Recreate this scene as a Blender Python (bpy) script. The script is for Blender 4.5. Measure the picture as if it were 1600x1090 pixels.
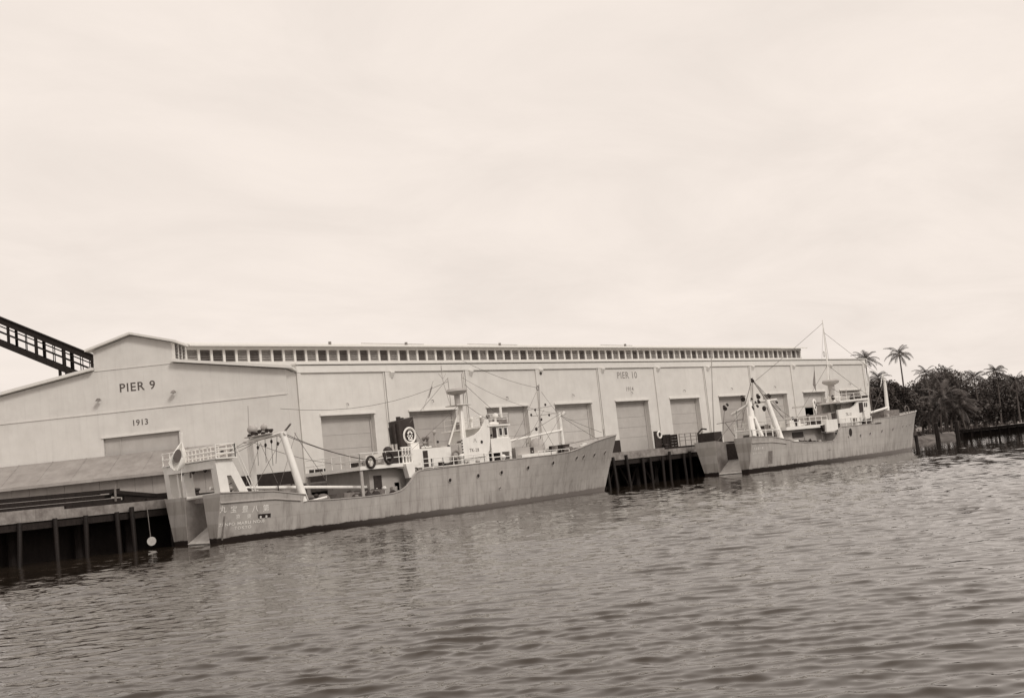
import bpy, bmesh, math, random
import numpy as np
from mathutils import Vector

for o in list(bpy.data.objects): bpy.data.objects.remove(o)
sc = bpy.context.scene
COL = sc.collection
R = math.radians

# ------------------------------------------------------------------ camera
YAW, PITCH, ROLL = R(45.80), R(6.12), R(6.108)
CAM = Vector((-49.8, -71.0, 2.685)); FPX = 1800.0
ZW = 0.40      # water level
ZD = 3.40      # quay deck level
fw = Vector((math.sin(YAW)*math.cos(PITCH), math.cos(YAW)*math.cos(PITCH), math.sin(PITCH)))
rt0 = Vector((math.cos(YAW), -math.sin(YAW), 0)); up0 = rt0.cross(fw)
rt = rt0*math.cos(ROLL) - up0*math.sin(ROLL); up = rt0*math.sin(ROLL) + up0*math.cos(ROLL)
cam = bpy.data.cameras.new('camera'); camo = bpy.data.objects.new('camera', cam); COL.objects.link(camo)
from mathutils import Matrix
camo.matrix_world = Matrix(((rt.x, up.x, -fw.x, CAM.x), (rt.y, up.y, -fw.y, CAM.y), (rt.z, up.z, -fw.z, CAM.z), (0,0,0,1)))
cam.sensor_width = 36; cam.lens = FPX/1600*36; cam.clip_start = .5; cam.clip_end = 9000
sc.camera = camo

# ------------------------------------------------------------------ sky, sun, exposure
SUN_EL, SUN_AZ = R(40), R(186)     # azimuth measured from +Y towards +X
w = bpy.data.worlds.new('World'); sc.world = w; w.use_nodes = True
nt = w.node_tree; nt.nodes.clear()
N = nt.nodes.new; L = nt.links.new
out = N('ShaderNodeOutputWorld'); bg = N('ShaderNodeBackground')
sky = N('ShaderNodeTexSky'); sky.sky_type = 'NISHITA'; sky.sun_disc = False
sky.sun_elevation = SUN_EL; sky.sun_rotation = SUN_AZ; sky.dust_density = 4; sky.air_density = 1.0
bw = N('ShaderNodeRGBToBW'); L(sky.outputs[0], bw.inputs[0])
m1 = N('ShaderNodeMath'); m1.operation = 'MULTIPLY'; m1.inputs[1].default_value = .06; L(bw.outputs[0], m1.inputs[0])
# high overcast veil: long soft streaks of cloud
tc = N('ShaderNodeTexCoord'); sep = N('ShaderNodeSeparateXYZ'); L(tc.outputs['Generated'], sep.inputs[0])
zc = N('ShaderNodeMath'); zc.operation = 'MAXIMUM'; zc.inputs[1].default_value = .0; L(sep.outputs[2], zc.inputs[0])
za = N('ShaderNodeMath'); za.operation = 'ADD'; za.inputs[1].default_value = .16; L(zc.outputs[0], za.inputs[0])
dx = N('ShaderNodeMath'); dx.operation = 'DIVIDE'; L(sep.outputs[0], dx.inputs[0]); L(za.outputs[0], dx.inputs[1])
dy = N('ShaderNodeMath'); dy.operation = 'DIVIDE'; L(sep.outputs[1], dy.inputs[0]); L(za.outputs[0], dy.inputs[1])
cmb = N('ShaderNodeCombineXYZ'); L(dx.outputs[0], cmb.inputs[0]); L(dy.outputs[0], cmb.inputs[1])
mp = N('ShaderNodeMapping'); mp.inputs['Rotation'].default_value = (0,0,R(38)); mp.inputs['Scale'].default_value = (1.0, 1.35, 1); L(cmb.outputs[0], mp.inputs[0])
cn = N('ShaderNodeTexNoise'); cn.inputs['Scale'].default_value = 1.5; cn.inputs['Detail'].default_value = 9; cn.inputs['Roughness'].default_value = .60; cn.inputs['Distortion'].default_value = .5; L(mp.outputs[0], cn.inputs[0])
cr = N('ShaderNodeMapRange'); cr.inputs[1].default_value = .3; cr.inputs[2].default_value = .72; cr.inputs[3].default_value = .88; cr.inputs[4].default_value = 1.01; L(cn.outputs[0], cr.inputs[0])
mixv = N('ShaderNodeMix'); mixv.data_type = 'FLOAT'; mixv.inputs[0].default_value = .86; L(m1.outputs[0], mixv.inputs[2]); L(cr.outputs[0], mixv.inputs[3])
tint = N('ShaderNodeMix'); tint.data_type = 'RGBA'; tint.blend_type = 'MULTIPLY'; tint.inputs[0].default_value = 1
cc = N('ShaderNodeCombineColor'); [L(mixv.outputs[0], cc.inputs[i]) for i in range(3)]
L(cc.outputs[0], tint.inputs[6]); tint.inputs[7].default_value = (1.07, .962, .880, 1)
L(tint.outputs[2], bg.inputs[0]); bg.inputs[1].default_value = 1.0; L(bg.outputs[0], out.inputs[0])

sl = bpy.data.lights.new('sun', 'SUN'); sl.energy = 1.5; sl.angle = R(13); sl.color = (1, .945, .87)
so = bpy.data.objects.new('sun', sl); COL.objects.link(so)
sd = Vector((math.sin(SUN_AZ)*math.cos(SUN_EL), math.cos(SUN_AZ)*math.cos(SUN_EL), math.sin(SUN_EL)))
so.rotation_euler = sd.to_track_quat('Z', 'Y').to_euler(); so.location = (0, -40, 60)
vs = sc.view_settings; vs.view_transform = 'Standard'; vs.look = 'None'; vs.exposure = 0; vs.gamma = 1; vs.use_curve_mapping = False

# ------------------------------------------------------------------ helpers
def ray(x, y): return fw + rt*((x-800)/FPX) - up*((y-545)/FPX)
def at(x, y, Y):
    d = ray(x, y); return CAM + d*((Y-CAM.y)/d.y)
def atX(x, y, X):
    d = ray(x, y); return CAM + d*((X-CAM.x)/d.x)
def atD(x, y, D):     # horizontal distance D in front of the lens
    d = ray(x, y); return CAM + d*D

def tone(v):
    "warm black-and-white: the darker the browner"
    t = max(0, min(1, (math.log(v) - math.log(.015))/(math.log(.75) - math.log(.015))))
    return (v, v*(.62 + .36*t**.6), v*(.50 + .44*t**.6), 1)

MATS = {}
def mat(name, v, rough=.7, var=.12, scale=1.5, streak=0., bump=0., bscale=20., dark=None, spec=.4, metal=0., stretch=(1,1,1), grime=0.):
    if name in MATS: return MATS[name]
    m = bpy.data.materials.new(name); m.use_nodes = True; t = m.node_tree; n = t.nodes; l = t.links
    b = n['Principled BSDF']; b.inputs['Roughness'].default_value = rough; b.inputs['Specular IOR Level'].default_value = spec; b.inputs['Metallic'].default_value = metal
    g = n.new('ShaderNodeNewGeometry')
    mpn = n.new('ShaderNodeMapping'); mpn.inputs['Scale'].default_value = stretch; l.new(g.outputs['Position'], mpn.inputs[0])
    nz = n.new('ShaderNodeTexNoise'); nz.inputs['Scale'].default_value = scale; nz.inputs['Detail'].default_value = 7; nz.inputs['Roughness'].default_value = .62
    l.new(mpn.outputs[0], nz.inputs[0])
    rmp = n.new('ShaderNodeValToRGB'); rmp.color_ramp.elements[0].position = .3; rmp.color_ramp.elements[1].position = .7
    rmp.color_ramp.elements[0].color = tone(max(.004, v*(1-var))); rmp.color_ramp.elements[1].color = tone(min(.9, v*(1+var)))
    l.new(nz.outputs[0], rmp.inputs[0]); colr = rmp.outputs[0]
    if streak > 0:      # vertical run-off stains
        mp2 = n.new('ShaderNodeMapping'); mp2.inputs['Scale'].default_value = (2.2, 2.2, .16); l.new(g.outputs['Position'], mp2.inputs[0])
        n2 = n.new('ShaderNodeTexNoise'); n2.inputs['Scale'].default_value = 1.3; n2.inputs['Detail'].default_value = 5; n2.inputs['Roughness'].default_value = .7; l.new(mp2.outputs[0], n2.inputs[0])
        r2 = n.new('ShaderNodeMapRange'); r2.inputs[1].default_value = .52; r2.inputs[2].default_value = .8; r2.inputs[3].default_value = 0; r2.inputs[4].default_value = streak; l.new(n2.outputs[0], r2.inputs[0])
        mx = n.new('ShaderNodeMix'); mx.data_type = 'RGBA'; l.new(r2.outputs[0], mx.inputs[0]); l.new(colr, mx.inputs[6]); mx.inputs[7].default_value = tone(v*.35 if dark is None else dark); colr = mx.outputs[2]
    if grime > 0:       # blotches
        n3 = n.new('ShaderNodeTexNoise'); n3.inputs['Scale'].default_value = .35; n3.inputs['Detail'].default_value = 8; n3.inputs['Roughness'].default_value = .7; l.new(g.outputs['Position'], n3.inputs[0])
        r3 = n.new('ShaderNodeMapRange'); r3.inputs[1].default_value = .5; r3.inputs[2].default_value = .75; r3.inputs[3].default_value = 0; r3.inputs[4].default_value = grime; l.new(n3.outputs[0], r3.inputs[0])
        mx = n.new('ShaderNodeMix'); mx.data_type = 'RGBA'; l.new(r3.outputs[0], mx.inputs[0]); l.new(colr, mx.inputs[6]); mx.inputs[7].default_value = tone(v*.5); colr = mx.outputs[2]
    l.new(colr, b.inputs['Base Color'])
    if bump > 0:
        bn = n.new('ShaderNodeBump'); bn.inputs['Strength'].default_value = bump; bn.inputs['Distance'].default_value = .02
        nb = n.new('ShaderNodeTexNoise'); nb.inputs['Scale'].default_value = bscale; nb.inputs['Detail'].default_value = 4; l.new(g.outputs['Position'], nb.inputs[0]); l.new(nb.outputs[0], bn.inputs['Height']); l.new(bn.outputs[0], b.inputs['Normal'])
    MATS[name] = m; return m

M_WALL = mat('limewashed_concrete', .66, .85, .06, .8, streak=.17, bump=.25, grime=.18)
M_GABLE = M_WALL
M_TRIM = mat('white_trim', .70, .8, .05, 2)
M_ROOF = mat('roof_sheet', .45, .7, .12, 1.2, grime=.2)
M_DOOR = mat('painted_steel_door', .46, .6, .07, 1.2, streak=.16, grime=.12)
M_DOOR2 = mat('faded_steel_door', .52, .6, .10, 1.0, streak=.25, grime=.2)
M_DOOR3 = mat('stained_steel_door', .40, .6, .10, 1.4, streak=.35, grime=.3)
M_WIN_D = mat('louvre_dark', .16, .5, .2, 3)
M_WIN_L = mat('louvre_grey', .36, .5, .2, 3)
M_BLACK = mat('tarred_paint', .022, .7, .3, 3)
M_INK = mat('sign_paint', .10, .8, .25, 9)
M_INKF = mat('faded_sign_paint', .28, .8, .25, 9)
M_SHED = mat('shed_plank', .34, .8, .14, 1.0, streak=.3, grime=.3)
M_SHEDROOF = mat('shed_roof_felt', .30, .85, .16, 1.2, grime=.35, streak=.2)
M_CONC = mat('quay_concrete', .25, .9, .4, 1.8, streak=.7, bump=.6, bscale=6, grime=.7)
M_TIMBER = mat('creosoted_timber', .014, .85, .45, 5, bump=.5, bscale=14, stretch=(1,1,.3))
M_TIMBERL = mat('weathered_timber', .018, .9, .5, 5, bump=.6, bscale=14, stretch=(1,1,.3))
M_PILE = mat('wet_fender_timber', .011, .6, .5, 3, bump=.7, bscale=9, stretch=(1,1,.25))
M_HULLW = mat('ship_white', .80, .45, .06, 1.6, streak=.22)
M_SHIPG = mat('ship_grey', .40, .5, .1, 1.4, streak=.25)
M_DECK = mat('ship_deck', .16, .8, .3, 2)
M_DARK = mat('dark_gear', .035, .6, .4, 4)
M_GEAR = mat('grey_gear', .20, .6, .35, 4)
M_WIRE = mat('steel_wire', .12, .6, .2, 4)
M_FUN = mat('funnel_black', .035, .5, .3, 2)
M_GLASS = mat('port_glass', .015, .12, .2, 4, spec=.6)
M_RUB = mat('tyre_rubber', .03, .7, .3, 8)
M_SAND = mat('shore_earth', .20, .95, .3, .5, bump=.6, bscale=2, grime=.4)
M_TRUNK = mat('palm_trunk', .10, .9, .3, 3)
M_FROND = mat('palm_frond', .085, .5, .4, .9, spec=.4)
M_LEAF = mat('dark_leaf', .075, .55, .6, .6, spec=.4)
M_GRASS = mat('low_scrub', .055, .8, .4, .8)

M_RAMP = mat('worn_ramp_plate', .5, .5, .15, 1.5, streak=.2)
M_SLOTSHADE = mat('shaded_slot_plate', .24, .6, .3, 1.2, streak=.4)  # shade of the ramp slot put into the base colour, plus run-off streaks
def hullmat(name, v):
    "grey topside paint with a dark boot-top, scuffs and rust runs"
    m = bpy.data.materials.new(name); m.use_nodes = True; t = m.node_tree; n = t.nodes; l = t.links
    b = n['Principled BSDF']; b.inputs['Roughness'].default_value = .5; b.inputs['Specular IOR Level'].default_value = .35
    g = n.new('ShaderNodeNewGeometry'); tcn = n.new('ShaderNodeTexCoord'); s = n.new('ShaderNodeSeparateXYZ'); l.new(tcn.outputs['Object'], s.inputs[0])
    nz = n.new('ShaderNodeTexNoise'); nz.inputs['Scale'].default_value = .8; nz.inputs['Detail'].default_value = 8; nz.inputs['Roughness'].default_value = .65; l.new(g.outputs['Position'], nz.inputs[0])
    rm = n.new('ShaderNodeValToRGB'); rm.color_ramp.elements[0].position = .3; rm.color_ramp.elements[1].position = .72
    rm.color_ramp.elements[0].color = tone(v*.86); rm.color_ramp.elements[1].color = tone(v*1.1); l.new(nz.outputs[0], rm.inputs[0])
    mp2 = n.new('ShaderNodeMapping'); mp2.inputs['Scale'].default_value = (1.5, 1.5, .13); l.new(g.outputs['Position'], mp2.inputs[0])
    n2 = n.new('ShaderNodeTexNoise'); n2.inputs['Scale'].default_value = 1.6; n2.inputs['Detail'].default_value = 6; n2.inputs['Roughness'].default_value = .72; l.new(mp2.outputs[0], n2.inputs[0])
    r2 = n.new('ShaderNodeMapRange'); r2.inputs[1].default_value = .50; r2.inputs[2].default_value = .82; r2.inputs[4].default_value = .85; l.new(n2.outputs[0], r2.inputs[0])
    mx = n.new('ShaderNodeMix'); mx.data_type = 'RGBA'; l.new(r2.outputs[0], mx.inputs[0]); l.new(rm.outputs[0], mx.inputs[6]); mx.inputs[7].default_value = tone(v*.4)
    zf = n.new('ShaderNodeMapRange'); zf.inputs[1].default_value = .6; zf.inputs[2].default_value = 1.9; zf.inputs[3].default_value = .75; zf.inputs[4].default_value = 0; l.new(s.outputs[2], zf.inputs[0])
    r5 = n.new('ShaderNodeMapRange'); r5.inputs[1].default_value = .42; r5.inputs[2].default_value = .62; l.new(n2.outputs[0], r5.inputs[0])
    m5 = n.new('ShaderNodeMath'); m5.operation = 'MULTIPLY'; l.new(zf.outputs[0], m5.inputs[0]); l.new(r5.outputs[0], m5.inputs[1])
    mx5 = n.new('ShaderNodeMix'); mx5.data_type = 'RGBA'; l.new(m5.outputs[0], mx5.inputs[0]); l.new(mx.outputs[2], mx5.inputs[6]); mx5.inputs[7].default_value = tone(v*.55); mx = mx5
    # boot-top: black aft, chalky grey forward, with a worn upper edge
    n4 = n.new('ShaderNodeTexNoise'); n4.inputs['Scale'].default_value = 2.2; n4.inputs['Detail'].default_value = 6; l.new(g.outputs['Position'], n4.inputs[0])
    ma = n.new('ShaderNodeMath'); ma.operation = 'MULTIPLY_ADD'; ma.inputs[1].default_value = .22; ma.inputs[2].default_value = -.11; l.new(n4.outputs[0], ma.inputs[0])
    mb = n.new('ShaderNodeMath'); mb.operation = 'ADD'; l.new(s.outputs[2], mb.inputs[0]); l.new(ma.outputs[0], mb.inputs[1])
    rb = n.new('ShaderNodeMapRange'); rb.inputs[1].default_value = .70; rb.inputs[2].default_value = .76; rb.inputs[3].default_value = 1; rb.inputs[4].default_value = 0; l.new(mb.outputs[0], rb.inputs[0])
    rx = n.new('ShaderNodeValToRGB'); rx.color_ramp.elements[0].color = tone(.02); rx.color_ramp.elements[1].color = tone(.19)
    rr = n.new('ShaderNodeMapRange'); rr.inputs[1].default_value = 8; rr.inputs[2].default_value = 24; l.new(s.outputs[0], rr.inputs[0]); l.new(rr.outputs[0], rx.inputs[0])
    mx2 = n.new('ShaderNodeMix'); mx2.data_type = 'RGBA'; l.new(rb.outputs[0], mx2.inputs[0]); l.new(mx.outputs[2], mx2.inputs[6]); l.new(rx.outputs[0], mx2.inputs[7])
    cb = n.new('ShaderNodeCombineXYZ'); l.new(s.outputs[0], cb.inputs[0]); l.new(s.outputs[2], cb.inputs[1])
    bk = n.new('ShaderNodeTexBrick'); bk.inputs['Scale'].default_value = 1; bk.inputs['Brick Width'].default_value = 3.1; bk.inputs['Row Height'].default_value = .78; bk.inputs['Mortar Size'].default_value = .018; bk.inputs['Mortar Smooth'].default_value = .5
    bk.inputs['Color1'].default_value = (1,1,1,1); bk.inputs['Color2'].default_value = (.975,.975,.975,1); bk.inputs['Mortar'].default_value = (.80,.79,.77,1); l.new(cb.outputs[0], bk.inputs[0])
    mx3 = n.new('ShaderNodeMix'); mx3.data_type = 'RGBA'; mx3.blend_type = 'MULTIPLY'; mx3.inputs[0].default_value = .8; l.new(mx2.outputs[2], mx3.inputs[6]); l.new(bk.outputs[0], mx3.inputs[7])
    l.new(mx3.outputs[2], b.inputs['Base Color'])
    bn = n.new('ShaderNodeBump'); bn.inputs['Strength'].default_value = .35; bn.inputs['Distance'].default_value = .03
    nb = n.new('ShaderNodeTexNoise'); nb.inputs['Scale'].default_value = 1.4; nb.inputs['Detail'].default_value = 2; l.new(g.outputs['Position'], nb.inputs[0]); l.new(nb.outputs[0], bn.inputs['Height']); l.new(bn.outputs[0], b.inputs['Normal'])
    return m

ORIG = {}       # object -> world position of its root
def tag(o, label=None, cat=None, group=None, kind=None):
    if label: o['label'] = label
    if cat: o['category'] = cat
    if group: o['group'] = group
    if kind: o['kind'] = kind
    return o
def empty(name, loc, label, cat, group=None):
    o = bpy.data.objects.new(name, None); o.empty_display_size = .5; COL.objects.link(o); o.location = loc
    ORIG[o] = Vector(loc); return tag(o, label, cat, group)

class MB:
    def __init__(s): s.v = []; s.f = []
    def add(s, vs, fs):
        k = len(s.v); s.v += [Vector(p) for p in vs]; s.f += [tuple(i+k for i in f) for f in fs]; return s
    def box(s, x0, x1, y0, y1, z0, z1):
        vs = [(x,y,z) for z in (z0,z1) for y in (y0,y1) for x in (x0,x1)]
        return s.add(vs, [(0,2,3,1),(4,5,7,6),(0,1,5,4),(2,6,7,3),(0,4,6,2),(1,3,7,5)])
    def obox(s, c, ax, ay, az):     # oriented box: centre and half axes
        c = Vector(c); ax, ay, az = Vector(ax), Vector(ay), Vector(az)
        vs = [c+ax*i+ay*j+az*k for k in (-1,1) for j in (-1,1) for i in (-1,1)]
        return s.add(vs, [(0,2,3,1),(4,5,7,6),(0,1,5,4),(2,6,7,3),(0,4,6,2),(1,3,7,5)])
    def prism(s, pts, off):         # polygon (3D points) pushed along off
        n = len(pts); off = Vector(off); vs = [Vector(p) for p in pts]; vs += [p+off for p in vs[:n]]
        fs = [tuple(range(n-1,-1,-1)), tuple(range(n, 2*n))] + [(i, (i+1)%n, (i+1)%n+n, i+n) for i in range(n)]
        return s.add(vs, fs)
    def tube(s, pts, r, n=8, r2=None, cap=True):
        pts = [Vector(p) for p in pts]; m = len(pts); rs = [r if r2 is None else r+(r2-r)*i/(m-1) for i in range(m)]
        vs = []
        for i, p in enumerate(pts):
            d = (pts[min(i+1,m-1)]-pts[max(i-1,0)]).normalized()
            a = d.cross(Vector((0,0,1)) if abs(d.z) < .9 else Vector((1,0,0))).normalized(); b = d.cross(a)
            vs += [p+(a*math.cos(2*math.pi*j/n)+b*math.sin(2*math.pi*j/n))*rs[i] for j in range(n)]
        fs = [(i*n+j, i*n+(j+1)%n, (i+1)*n+(j+1)%n, (i+1)*n+j) for i in range(m-1) for j in range(n)]
        if cap: fs += [tuple(range(n-1,-1,-1)), tuple(range((m-1)*n, m*n))]
        return s.add(vs, fs)
    def cyl(s, c, d, r, n=16, r2=None): c = Vector(c); return s.tube([c, c+Vector(d)], r, n, r2)
    def lathe(s, c, prof, n=20):    # profile of (r, z) about a vertical axis at c
        c = Vector(c); m = len(prof)
        vs = [c+Vector((r*math.cos(2*math.pi*j/n), r*math.sin(2*math.pi*j/n), z)) for r, z in prof for j in range(n)]
        fs = [(i*n+j, i*n+(j+1)%n, (i+1)*n+(j+1)%n, (i+1)*n+j) for i in range(m-1) for j in range(n)]
        fs += [tuple(range(n-1,-1,-1)), tuple(range((m-1)*n, m*n))]
        return s.add(vs, fs)
    def torus(s, c, nrm, R0, r, n=24, k=8):
        c = Vector(c); d = Vector(nrm).normalized(); a = d.cross(Vector((0,0,1))).normalized(); b = d.cross(a)
        vs = []
        for i in range(n):
            t = 2*math.pi*i/n; e = a*math.cos(t)+b*math.sin(t)
            vs += [c+e*(R0+r*math.cos(2*math.pi*j/k))+d*(r*math.sin(2*math.pi*j/k)) for j in range(k)]
        return s.add(vs, [(i*k+j, i*k+(j+1)%k, ((i+1)%n)*k+(j+1)%k, ((i+1)%n)*k+j) for i in range(n) for j in range(k)])
    def disc(s, c, nrm, r, th, n=20): d = Vector(nrm).normalized(); return s.tube([Vector(c)-d*th/2, Vector(c)+d*th/2], r, n)
    def ball(s, c, rx, ry, rz, n=14, m=8):
        c = Vector(c); return s.lathe2(c, rx, ry, rz, n, m)
    def lathe2(s, c, rx, ry, rz, n, m):
        vs = []
        for i in range(m+1):
            t = -math.pi/2+math.pi*(i+.02)/(m+.04)
            vs += [c+Vector((rx*math.cos(t)*math.cos(2*math.pi*j/n), ry*math.cos(t)*math.sin(2*math.pi*j/n), rz*math.sin(t))) for j in range(n)]
        fs = [(i*n+j, i*n+(j+1)%n, (i+1)*n+(j+1)%n, (i+1)*n+j) for i in range(m) for j in range(n)]
        fs += [tuple(range(n-1,-1,-1)), tuple(range(m*n, (m+1)*n))]
        return s.add(vs, fs)
    def build(s, name, m, parent=None, loc=None, smooth=False, fix=True):
        o0 = ORIG[parent] if parent is not None else (Vector(loc) if loc is not None else Vector((0,0,0)))
        me = bpy.data.meshes.new(name); me.from_pydata([tuple(p-o0) for p in s.v], [], s.f)
        if fix:
            bm = bmesh.new(); bm.from_mesh(me); bmesh.ops.recalc_face_normals(bm, faces=bm.faces); bm.to_mesh(me); bm.free()
        me.materials.append(m); o = bpy.data.objects.new(name, me); COL.objects.link(o)
        if parent is not None: o.parent = parent
        else: o.location = o0
        ORIG[o] = o0
        if smooth: smooth_by_angle(me)
        return o
def smooth_by_angle(me, ang=35):
    bm = bmesh.new(); bm.from_mesh(me)
    for f in bm.faces: f.smooth = True
    for e in bm.edges:
        e.smooth = len(e.link_faces) == 2 and e.calc_face_angle(0) < R(ang)
    bm.to_mesh(me); bm.free()
def share(name, src, parent, offset):
    "same mesh again as another part"
    o = bpy.data.objects.new(name, src.data); COL.objects.link(o); o.parent = parent; o.location = offset; ORIG[o] = ORIG[parent]; return o

def text_verts(s, size, space=1.0, font_scale=1.0):
    cu = bpy.data.curves.new('lettering', 'FONT'); cu.body = s; cu.size = size; cu.align_x = 'CENTER'; cu.align_y = 'BOTTOM_BASELINE'; cu.space_character = space; cu.resolution_u = 3
    cu.offset = size*.012
    o = bpy.data.objects.new('lettering', cu); COL.objects.link(o); bpy.context.view_layer.update()
    me = bpy.data.meshes.new_from_object(o.evaluated_get(bpy.context.evaluated_depsgraph_get()))
    bm = bmesh.new(); bm.from_mesh(me); bmesh.ops.triangulate(bm, faces=bm.faces)
    vs = [tuple(v.co) for v in bm.verts]; bm.verts.index_update(); fs = [tuple(v.index for v in f.verts) for f in bm.faces]; bm.free()
    bpy.data.objects.remove(o); bpy.data.curves.remove(cu); bpy.data.meshes.remove(me); return vs, fs
def lettering(s, size, fn, m, parent, space=1.0):
    vs, fs = text_verts(s, size, space)
    if not vs: return None
    return MB().add([fn(x, y) for x, y, z in vs], fs).build('lettering', m, parent, fix=False)

rnd = random.Random(7)

# ================================================================== WATER
def make_water():
    rs = np.random.RandomState(3)
    rad = np.concatenate([7.0*np.power(130/7.0, np.linspace(0, 1, 900)), 130*np.power(4000/130., np.linspace(0, 1, 70))[1:]])
    nr = len(rad)
    fine = np.linspace(-33, 33, 560)
    az = np.concatenate([fine, np.linspace(33, 327, 90)[1:-1]])
    az = np.radians(az) + YAW
    na = len(az)
    rr, aa = np.meshgrid(rad, az, indexing='ij')
    X = CAM.x + rr*np.sin(aa); Y = CAM.y + rr*np.cos(aa); Z = np.zeros_like(X); DX = np.zeros_like(X); DY = np.zeros_like(X)
    gust = .86+.17*np.sin(X*.21+1.7*np.sin(Y*.13))+.14*np.sin(Y*.29-X*.11+2)+.10*np.sin(X*.53+Y*.37)
    drad = np.gradient(rad)[:, None]
    wind = R(222)
    for i in range(92):
        big = i < 28
        lam = .46*math.exp(rs.uniform(0, 1.05)) if big else .16*math.exp(rs.uniform(0, 1.35))
        th = wind + rs.normal(0, .36 if big else .6)
        k = 2*math.pi/lam; a = (.0225 if big else .0215)/k*rs.uniform(.55, 1.3)
        ph = rs.uniform(0, 6.283)
        fade = np.clip(lam/(2.2*drad) - .6, 0, 1)
        # waves come in drifting groups, so the ripples are uneven
        q = .5+.5*np.sin((X*math.cos(th+1.2)+Y*math.sin(th+1.2))*k*.16+ph*3)
        arg = k*(X*math.cos(th)+Y*math.sin(th))+ph
        amp = fade*a*(.35+1.0*q)*gust
        # gentle backs, short steep fronts
        Z += amp*(np.sin(arg)-(.30*np.sin(2*arg)-.10*np.sin(3*arg) if big else .1*np.sin(2*arg)))
        hq = .9*amp*np.cos(arg); DX += hq*math.cos(th); DY += hq*math.sin(th)
    Z += ZW; X = X+DX; Y = Y+DY
    v = np.stack([X, Y, Z], -1).reshape(-1, 3)
    c0 = len(v); v = np.vstack([v, [[CAM.x, CAM.y, ZW]]])
    i = np.arange(nr-1)[:, None]; j = np.arange(na)[None, :]; jn = (j+1) % na
    q = np.stack([i*na+j, i*na+jn, (i+1)*na+jn, (i+1)*na+j], -1).reshape(-1, 4)
    me = bpy.data.meshes.new('water')
    tri = np.stack([np.full(na, c0), (np.arange(na)+1) % na, np.arange(na)], -1)
    me.vertices.add(len(v)); me.vertices.foreach_set('co', v.astype(np.float32).ravel())
    nl = q.size+tri.size; me.loops.add(nl); me.loops.foreach_set('vertex_index', np.concatenate([q[:, ::-1].ravel(), tri[:, ::-1].ravel()]).astype(np.int32))
    npoly = len(q)+len(tri); me.polygons.add(npoly)
    me.polygons.foreach_set('loop_start', np.concatenate([np.arange(len(q))*4, q.size+np.arange(len(tri))*3]).astype(np.int32))
    me.polygons.foreach_set('use_smooth', np.ones(npoly, bool))
    me.update(); me.validate()
    m = bpy.data.materials.new('harbour_water'); m.use_nodes = True; t = m.node_tree; n = t.nodes; l = t.links
    b = n['Principled BSDF']; b.inputs['Base Color'].default_value = (.030, .0225, .0165, 1); b.inputs['Roughness'].default_value = .012; b.inputs['IOR'].default_value = 1.33
    b.inputs['Specular Tint'].default_value = (1, .90, .80, 1)
    g = n.new('ShaderNodeNewGeometry')
    mp = n.new('ShaderNodeMapping'); mp.inputs['Scale'].default_value = (1, 1.0, 1); mp.inputs['Rotation'].default_value = (0, 0, R(25)); l.new(g.outputs['Position'], mp.inputs[0])
    n1 = n.new('ShaderNodeTexNoise'); n1.inputs['Scale'].default_value = 4.5; n1.inputs['Detail'].default_value = 3; n1.inputs['Roughness'].default_value = .58; n1.inputs['Distortion'].default_value = .6; l.new(mp.outputs[0], n1.inputs[0])
    bn = n.new('ShaderNodeBump'); bn.inputs['Strength'].default_value = .08; bn.inputs['Distance'].default_value = .015; l.new(n1.outputs[0], bn.inputs['Height']); l.new(bn.outputs[0], b.inputs['Normal'])
    me.materials.append(m)
    o = bpy.data.objects.new('water', me); COL.objects.link(o)
    tag(o, 'rippled grey harbour water filling the foreground', 'water', kind='structure'); return o
make_water()

# ================================================================== SHORE
def make_shore():
    line = [(89.5, 9), (104, 11.5), (122, 15.5), (143, 21.5), (175, 29.5), (217, 41), (300, 62), (430, 92), (700, 150), (1500, 330)]
    rows = []
    rr = random.Random(4)
    pts = []
    for (x0, y0), (x1, y1) in zip(line, line[1:]):
        k = max(2, int((x1-x0)/3)) if x1 < 500 else 6
        pts += [(x0+(x1-x0)*i/k, y0+(y1-y0)*i/k) for i in range(k)]
    vs, fs = [], []
    prof = [(-1.5, -.8), (0, .15), (1.2, .75), (2.6, 1.25), (5, 1.6), (12, 1.95), (40, 2.7), (80, 4.2), (160, 5.6), (900, 6.5)]
    for x, y in pts:
        j = rr.uniform(-.8, .8)
        for d, z in prof: vs.append((x-.23*(d+j), y+.97*(d+j), z+rr.uniform(-.12, .12)*(d > 0)))
    m = len(prof)
    for i in range(len(pts)-1):
        for k in range(m-1): fs.append((i*m+k, (i+1)*m+k, (i+1)*m+k+1, i*m+k+1))
    o = MB().add(vs, fs).build('shore', M_SAND); tag(o, 'low earth bank along the far shore beyond the pier', 'shore', kind='structure')
    return o
make_shore()

# ================================================================== QUAY
QY = -3.5
quay = MB().box(-120, 90, QY, 48, ZD-.55, ZD).build('quay_deck', M_CONC)
tag(quay, 'concrete quay deck carrying the long warehouse', 'quay', kind='structure')
# stringer under the slab edge, dark retaining face far behind the piles
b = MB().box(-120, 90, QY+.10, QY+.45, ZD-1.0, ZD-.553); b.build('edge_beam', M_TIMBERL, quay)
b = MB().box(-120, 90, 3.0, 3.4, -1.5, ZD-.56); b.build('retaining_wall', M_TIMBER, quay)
b = MB().box(89.6, 89.9, QY+.5, 47.9, -1.5, ZD-.56); b.build('end_wall', M_TIMBER, quay)
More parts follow.
